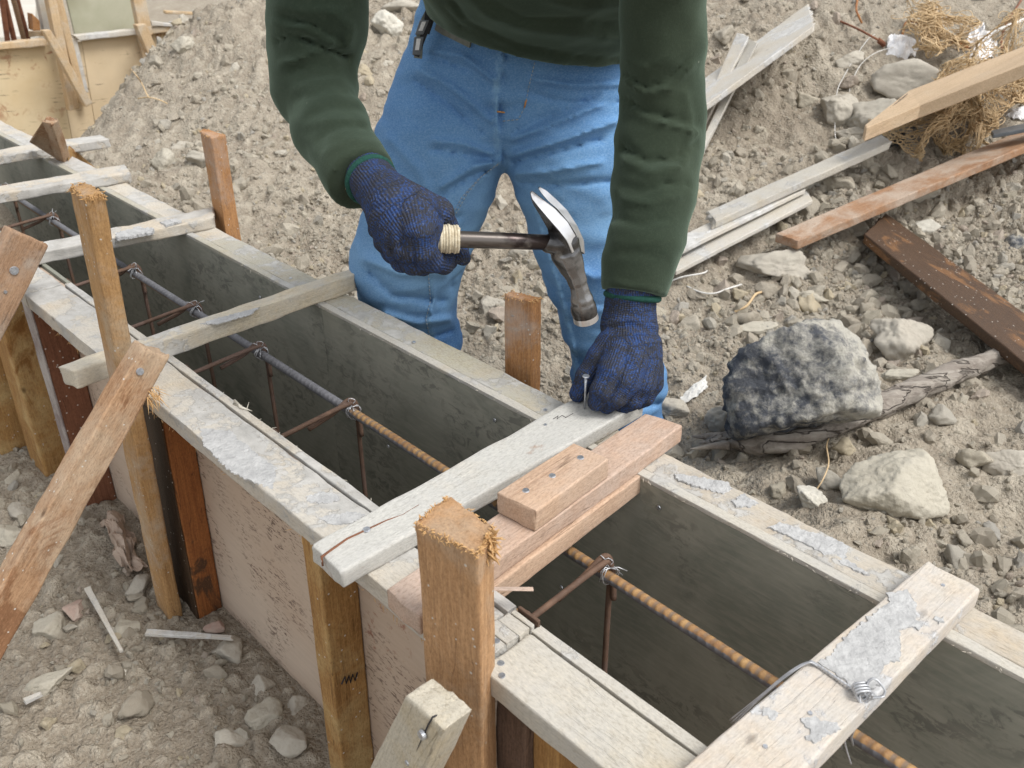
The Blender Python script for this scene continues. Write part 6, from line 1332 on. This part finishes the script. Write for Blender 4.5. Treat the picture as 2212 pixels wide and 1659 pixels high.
strap('hip_strap', spline(sb((942, -30), (935, 5), (928, 40), (918, 70)), 4), 0.014, 0.006, M['strap_black'], person, Vector((1, 0, 0)))
strap('hip_strap', spline(sb((929, 0), (925, 30), (921, 60), (908, 95), (900, 120)), 4), 0.009, 0.012, M['strap_black'], person, Vector((1, 0, 0)))
for k, (a, b) in enumerate((((917, 44), (905, 75)), ((905, 80), (899, 119)))):
    A_, B_ = pY(*a, 1.42), pY(*b, 1.42); tb = hexmesh('metal_tab', [A_+Vector(q) for q in ((-.007, 0, 0), (.007, 0, 0), (.007, .004, 0), (-.007, .004, 0))], [B_+Vector(q) for q in ((-.006, 0, 0), (.006, 0, 0), (.006, .004, 0), (-.006, .004, 0))], M['tag_grey'], seed=5, r=0.0015, rough=0, endrough=0, parent=person)
    A2, B2 = A_.lerp(B_, 0.08), A_.lerp(B_, 0.72); dy = Vector((0, -0.0012, 0))
    hexmesh('printed_strip', [A2+dy+Vector(q) for q in ((-.003, 0, 0), (.003, 0, 0), (.003, .001, 0), (-.003, .001, 0))], [B2+dy+Vector(q) for q in ((-.003, 0, 0), (.003, 0, 0), (.003, .001, 0), (-.003, .001, 0))], M['tag_white'], seed=6, r=0.0006, rough=0, endrough=0, parent=tb)

# ------------------------------------------------------------------ gloves
def glove(name, parts, palmflat, h, label, hemJ, extra=None, knitdir=None):
    allJ = [j for J_, k in parts for j in J_]
    def fn(p):
        d = None
        for Jx, k in parts:
            e = chain(p, Jx, 0.006); d = e if d is None else smin(d, e, k)
        return d-fbm(p*70, 3, 31)*0.0010-fbm(p*22, 2, 33)*0.0020-(folds(p, extra)*1.5 if extra else 0)
    lo, hi = bbox(allJ, 0.012)
    def post(me, V):
        best = np.full(len(V), 1e9); kv = np.zeros((len(V), 3)); pi_ = 0
        for Jx, k in parts:
            acc = 0.0
            for (a, ra), (b, rb) in zip(Jx[:-1], Jx[1:]):
                a = np.array(a); b = np.array(b); ab = b-a; L = np.linalg.norm(ab); T = ab/L
                t = np.clip(((V-a)@ab)/(ab@ab), 0, 1); q = V-(a+t[:, None]*ab); d = np.linalg.norm(q, axis=1)-(ra+(rb-ra)*t)
                X = np.cross(T, [0, 0.6, 0.8]); X /= np.linalg.norm(X); Y = np.cross(T, X); ang = np.arctan2(q@Y, q@X)
                m = d < best; best[m] = d[m]; rr = (ra+rb)/2
                kv[m, 0] = ang[m]*rr; kv[m, 1] = acc+t[m]*L; kv[m, 2] = pi_*0.13
                acc += L
            pi_ += 1
        a_ = me.attributes.new('knit', 'FLOAT_VECTOR', 'POINT'); a_.data.foreach_set('vector', kv.astype(np.float32).ravel())
    g = sculpt(name, fn, lo, hi, h, M['knit'], person, post, 1); g['label'] = label
    # green hem just inside the sleeve
    a, b = Vector(hemJ[0][0]), Vector(hemJ[1][0]); n = (b-a).normalized(); X = n.orthogonal().normalized(); Y = n.cross(X); r = hemJ[0][1]; R = []
    for k in range(41): q = k/40*2*math.pi; R.append(a+(X*math.cos(q)+Y*math.sin(q))*(r*1.0))
    link('glove_hem', tube_mesh('glove_hem', R, 0.0045, M['knit_green'], 8), g)
    return g
K1 = [([J(795, 375, 1.035, 50), J(812, 398, 1.01, 50), J(838, 430, .975, 55), J(868, 466, 0.94, 66), J(886, 498, 0.925, 62)], 0.006),
      ([J(868, 462, .94, 54), J(905, 462, .93, 38)], 0.03),
      ([J(898, 470, .915, 34), J(905, 500, .898, 31), J(908, 538, .90, 29), J(928, 563, .92, 26), J(958, 570, .945, 22), J(972, 568, .965, 18)], 0.006),
      ([J(876, 500, .918, 36), J(882, 540, .905, 31), J(892, 566, .915, 27), J(915, 576, .95, 23)], 0.004),
      ([J(852, 502, .928, 34), J(856, 538, .918, 29), J(868, 562, .93, 25), J(890, 570, .96, 21)], 0.004),
      ([J(832, 492, .94, 31), J(834, 522, .935, 26), J(848, 546, .945, 22), J(870, 552, .97, 19)], 0.004),
      ([J(905, 440, .955, 36), J(946, 458, .962, 32), J(962, 488, .972, 27), J(988, 530, .968, 20), J(1000, 558, .955, 18)], 0.006),
      ([J(838, 480, .955, 30), J(812, 500, .955, 17)], 0.012)]
g1 = glove('glove', K1, None, 0.0020, 'blue black knit glove gripping the hammer', [J(801, 389, 1.022, 51), J(838, 430, .98, 55)], [([(868, 566), (868, 538), (864, 512)], 3.5, -0.0022), ([(898, 580), (895, 545), (890, 512)], 3.5, -0.0024), ([(846, 550), (843, 526), (842, 508)], 3, -0.002), ([(830, 400), (860, 392)], 5, -0.001), ([(900, 420), (930, 455), (945, 490)], 5, 0.001), ([(800, 455), (840, 440), (880, 412)], 5, -0.0014)])
K2 = [([J(1364, 628, 1.080, 54), J(1362, 660, 1.081, 55), J(1358, 705, 1.073, 60), J(1362, 760, 1.053, 70), J(1374, 800, 1.038, 58)], 0.006),
      ([J(1338, 765, 1.028, 36), J(1324, 805, 1.003, 33), J(1303, 843, .990, 27), J(1290, 868, .992, 20)], 0.005),
      ([J(1368, 780, 1.018, 34), J(1352, 825, 0.996, 31), J(1330, 856, 0.990, 26), J(1312, 878, 0.994, 18)], 0.003),
      ([J(1395, 790, 1.028, 32), J(1386, 830, 1.008, 29), J(1366, 862, 1.003, 24), J(1344, 880, 1.006, 17)], 0.003),
      ([J(1408, 795, 1.048, 26), J(1408, 830, 1.028, 23), J(1394, 858, 1.023, 19), J(1374, 872, 1.023, 16)], 0.003),
      ([J(1325, 735, 1.05, 34), J(1298, 772, 1.04, 28), J(1268, 812, 1.032, 21), J(1249, 850, 1.028, 18)], 0.004)]
g2 = glove('glove', K2, None, 0.0020, 'blue black knit glove pinching the nail on the batten', [J(1366, 640, 1.083, 56), J(1358, 705, 1.07, 60)], [([(1345, 860), (1362, 825), (1372, 790)], 4, -0.0020), ([(1318, 862), (1338, 822), (1348, 790)], 4, -0.0020), ([(1378, 868), (1396, 830), (1402, 800)], 4, -0.0018), ([(1310, 700), (1360, 690), (1420, 706)], 5, 0.0016), ([(1300, 716), (1360, 704), (1424, 722)], 5, -0.0014), ([(1305, 770), (1320, 742), (1370, 732), (1410, 760)], 6, -0.0016)])
# ------------------------------------------------------------------ nail held on the batten, hammer in the other hand
n0 = pz(1263, 883, 0.022); nh = pY(1266, 812, n0.y)
nl = empty('nail', n0, 'long nail standing on the batten between thumb and forefinger', 'nail')
link('shank', tube_mesh('shank', [n0+Vector((0, 0, -0.008)), nh], [0.0009, 0.0019], M['nail'], 10), nl); nail(nl, nh, (nh-n0), 0.0048, 0.0014).name = 'nail_head'
ham = empty('hammer', pY(1000, 520, 0.93), 'claw hammer with bright claw, brown steel handle and twine wrapped grip, held in the glove', 'hammer')
HY0, HY1 = 0.935, 0.950
ha, hb = pY(990, 517, HY0), pY(1200, 524, HY1); hx = (hb-ha).normalized()
link('handle', tube_mesh('handle', [ha-hx*0.02, ha, ha.lerp(hb, .5), hb], [rad(18.5, ha), rad(18.5, ha), rad(17.8, ha), rad(17, hb)], M['chrome_brown'], 28), ham)
gp = [ha-hx*t+Vector((0, 0.10, 0))*(t-0.032) for t in (0.085, 0.082, 0.07, 0.055, 0.035, 0.032)]
link('grip', tube_mesh('grip', gp, [0.010, 0.0135, 0.0145, 0.0150, 0.0155, 0.012], M['grip'], 28), ham)
tws = []
for k in range(10*24+1):
    a = k/24*2*math.pi; t = k/240; c = ha-hx*(0.030-0.031*t); X = hx.orthogonal().normalized(); Y = hx.cross(X); R_ = 0.0142-0.0008*abs(2*t-1)+0.0006*math.sin(a*0.37); tws.append(c+(X*math.cos(a)+Y*math.sin(a))*R_)
core = tube_mesh('c', [ha-hx*0.032, ha-hx*0.028, ha-hx*0.004, ha+hx*0.001], [0.012, 0.0145, 0.0142, 0.0115], None, 24)
link('twine_wrap', join_meshes('twine_wrap', [core, tube_mesh('t', tws, 0.0019, None, 6)], M['twine']), ham)
# head: forged cheek, neck and striking face, then the two faceted prongs of the claw
def H(x, y, dY, r): P = pY(x, y, HY1+dY); return (tuple(P), rad(r, P))
fc = [H(1264, 680, 0.002, 27), H(1261, 668, 0.002, 27.5), H(1258, 652, 0.001, 26)]
nk = [H(1257, 645, 0.0, 22), H(1248, 610, 0.0, 18), H(1242, 592, 0.0, 21), H(1234, 570, 0.0, 26)]
bd = [H(1232, 572, 0.003, 27), H(1222, 548, 0.003, 31), H(1222, 524, 0.003, 30)]
sock = [H(1186, 526, 0.0, 21), H(1222, 530, 0.0, 24)]
fcn = np.array(Vector(fc[0][0])-Vector(fc[2][0])); fcn /= np.linalg.norm(fcn)
def octa(p, a, b, ra, rb):                                   # eight sided taper
    ab = b-a; T = ab/np.linalg.norm(ab); t = np.clip(((p-a)@ab)/(ab@ab), 0, 1); q = p-(a+t[:, None]*ab); X = np.cross(T, [0, 1, 0]); X /= np.linalg.norm(X); Y = np.cross(T, X)
    x, y, z = np.abs(q@X), np.abs(q@Y), np.abs(q@T); return np.maximum(np.maximum(np.maximum(x, y), (x+y)*0.7071), z)-(ra+(rb-ra)*t)
def head_sdf(p):
    d = np.maximum(chain(p, fc, 0.002), (p-np.array(fc[0][0]))@fcn-0.004)
    g = (p-np.array(fc[2][0]))@fcn; d = d+0.0012*np.exp(-(g/0.0022)**2)
    for (a, ra), (b, rb) in zip(nk[:-1], nk[1:]): d = smin(d, octa(p, np.array(a), np.array(b), ra, rb), 0.002)
    d = smin(d, chain(p, bd, 0.004), 0.005); return smin(d, chain(p, sock, 0.002), 0.003)
lo, hi = bbox(fc+nk+bd+sock, 0.006)
hh_ = sculpt('hammer_head', head_sdf, lo, hi, 0.0012, M['steel_dark'], ham, None, 2)
def ring_disc(name, P, n, r, h, mat, parent):
    n = Vector(n).normalized(); q = n.to_track_quat('Z', 'Y').to_matrix().to_4x4(); q.translation = Vector(P); bm = bmesh.new()
    bmesh.ops.create_cone(bm, cap_ends=True, segments=28, radius1=r*0.97, radius2=r, depth=h); bmesh.ops.bevel(bm, geom=[e for e in bm.edges if abs(e.verts[0].co.z-e.verts[1].co.z) < 1e-6], offset=0.0012, segments=2, affect='EDGES')
    me = bpy.data.meshes.new(name); bm.to_mesh(me); bm.free(); me.materials.append(mat); return link(name, me, parent, q)
ring_disc('striking_face', Vector(fc[0][0])+Vector(fcn)*0.0035, fcn, fc[0][1]*1.03, 0.009, M['steel_bright'], hh_)
def prong(name, st, parent):
    """stations of four corners: left, ridge (towards the camera), right, back; each (x, y, depth offset)"""
    bm = bmesh.new(); rings = [[bm.verts.new(pY(x, y, HY1+dy)) for x, y, dy in s_] for s_ in st]; br = []
    for a, b in zip(rings[:-1], rings[1:]):
        for i in range(4):
            f_ = bm.faces.new((a[i], a[(i+1) % 4], b[(i+1) % 4], b[i])); f_.material_index = 0 if i == 1 else 1
    for r_, in ((rings[0],), (rings[-1],)): bm.faces.new(r_).material_index = 1
    bmesh.ops.recalc_face_normals(bm, faces=bm.faces); bmesh.ops.bevel(bm, geom=bm.edges[:], offset=0.0007, segments=2, affect='EDGES', material=-1)
    me = bpy.data.meshes.new(name); bm.to_mesh(me); bm.free(); me.materials.append(M['steel_bright']); me.materials.append(M['steel_dark'])
    me.polygons.foreach_set('use_smooth', np.ones(len(me.polygons), bool)); me.set_sharp_from_angle(angle=math.radians(28)); return link(name, me, parent)
prong('claw', [[(1144, 414, -.004), (1146, 419, -.006), (1150, 413, .000), (1148, 411, .001)], [(1146, 425, -.005), (1149, 430, -.009), (1160, 420, .000), (1156, 416, .004)],
               [(1150, 440, -.003), (1160, 444, -.013), (1176, 432, -.001), (1170, 430, .008)], [(1166, 466, -.001), (1182, 470, -.016), (1201, 450, -.002), (1190, 452, .012)],
               [(1182, 494, .001), (1205, 496, -.018), (1228, 478, -.002), (1210, 482, .014)], [(1186, 518, .004), (1224, 520, -.018), (1246, 506, -.001), (1222, 510, .016)], [(1196, 548, .006), (1236, 548, -.016), (1252, 538, .002), (1226, 545, .016)]], hh_)
prong('claw', [[(1162, 406, .000), (1163, 408, -.001), (1166, 403, .005), (1163, 402, .006)], [(1166, 414, .001), (1170, 419, -.002), (1181, 411, .007), (1172, 408, .009)],
               [(1177, 428, .001), (1184, 435, -.003), (1202, 430, .010), (1188, 424, .013)], [(1196, 446, .000), (1203, 451, -.004), (1226, 454, .012), (1206, 448, .017)],
               [(1222, 476, .000), (1226, 478, -.004), (1248, 488, .013), (1226, 480, .018)], [(1240, 504, .000), (1244, 506, -.004), (1262, 520, .013), (1240, 512, .018)], [(1248, 538, .002), (1250, 540, -.001), (1264, 550, .012), (1244, 546, .017)]], hh_)
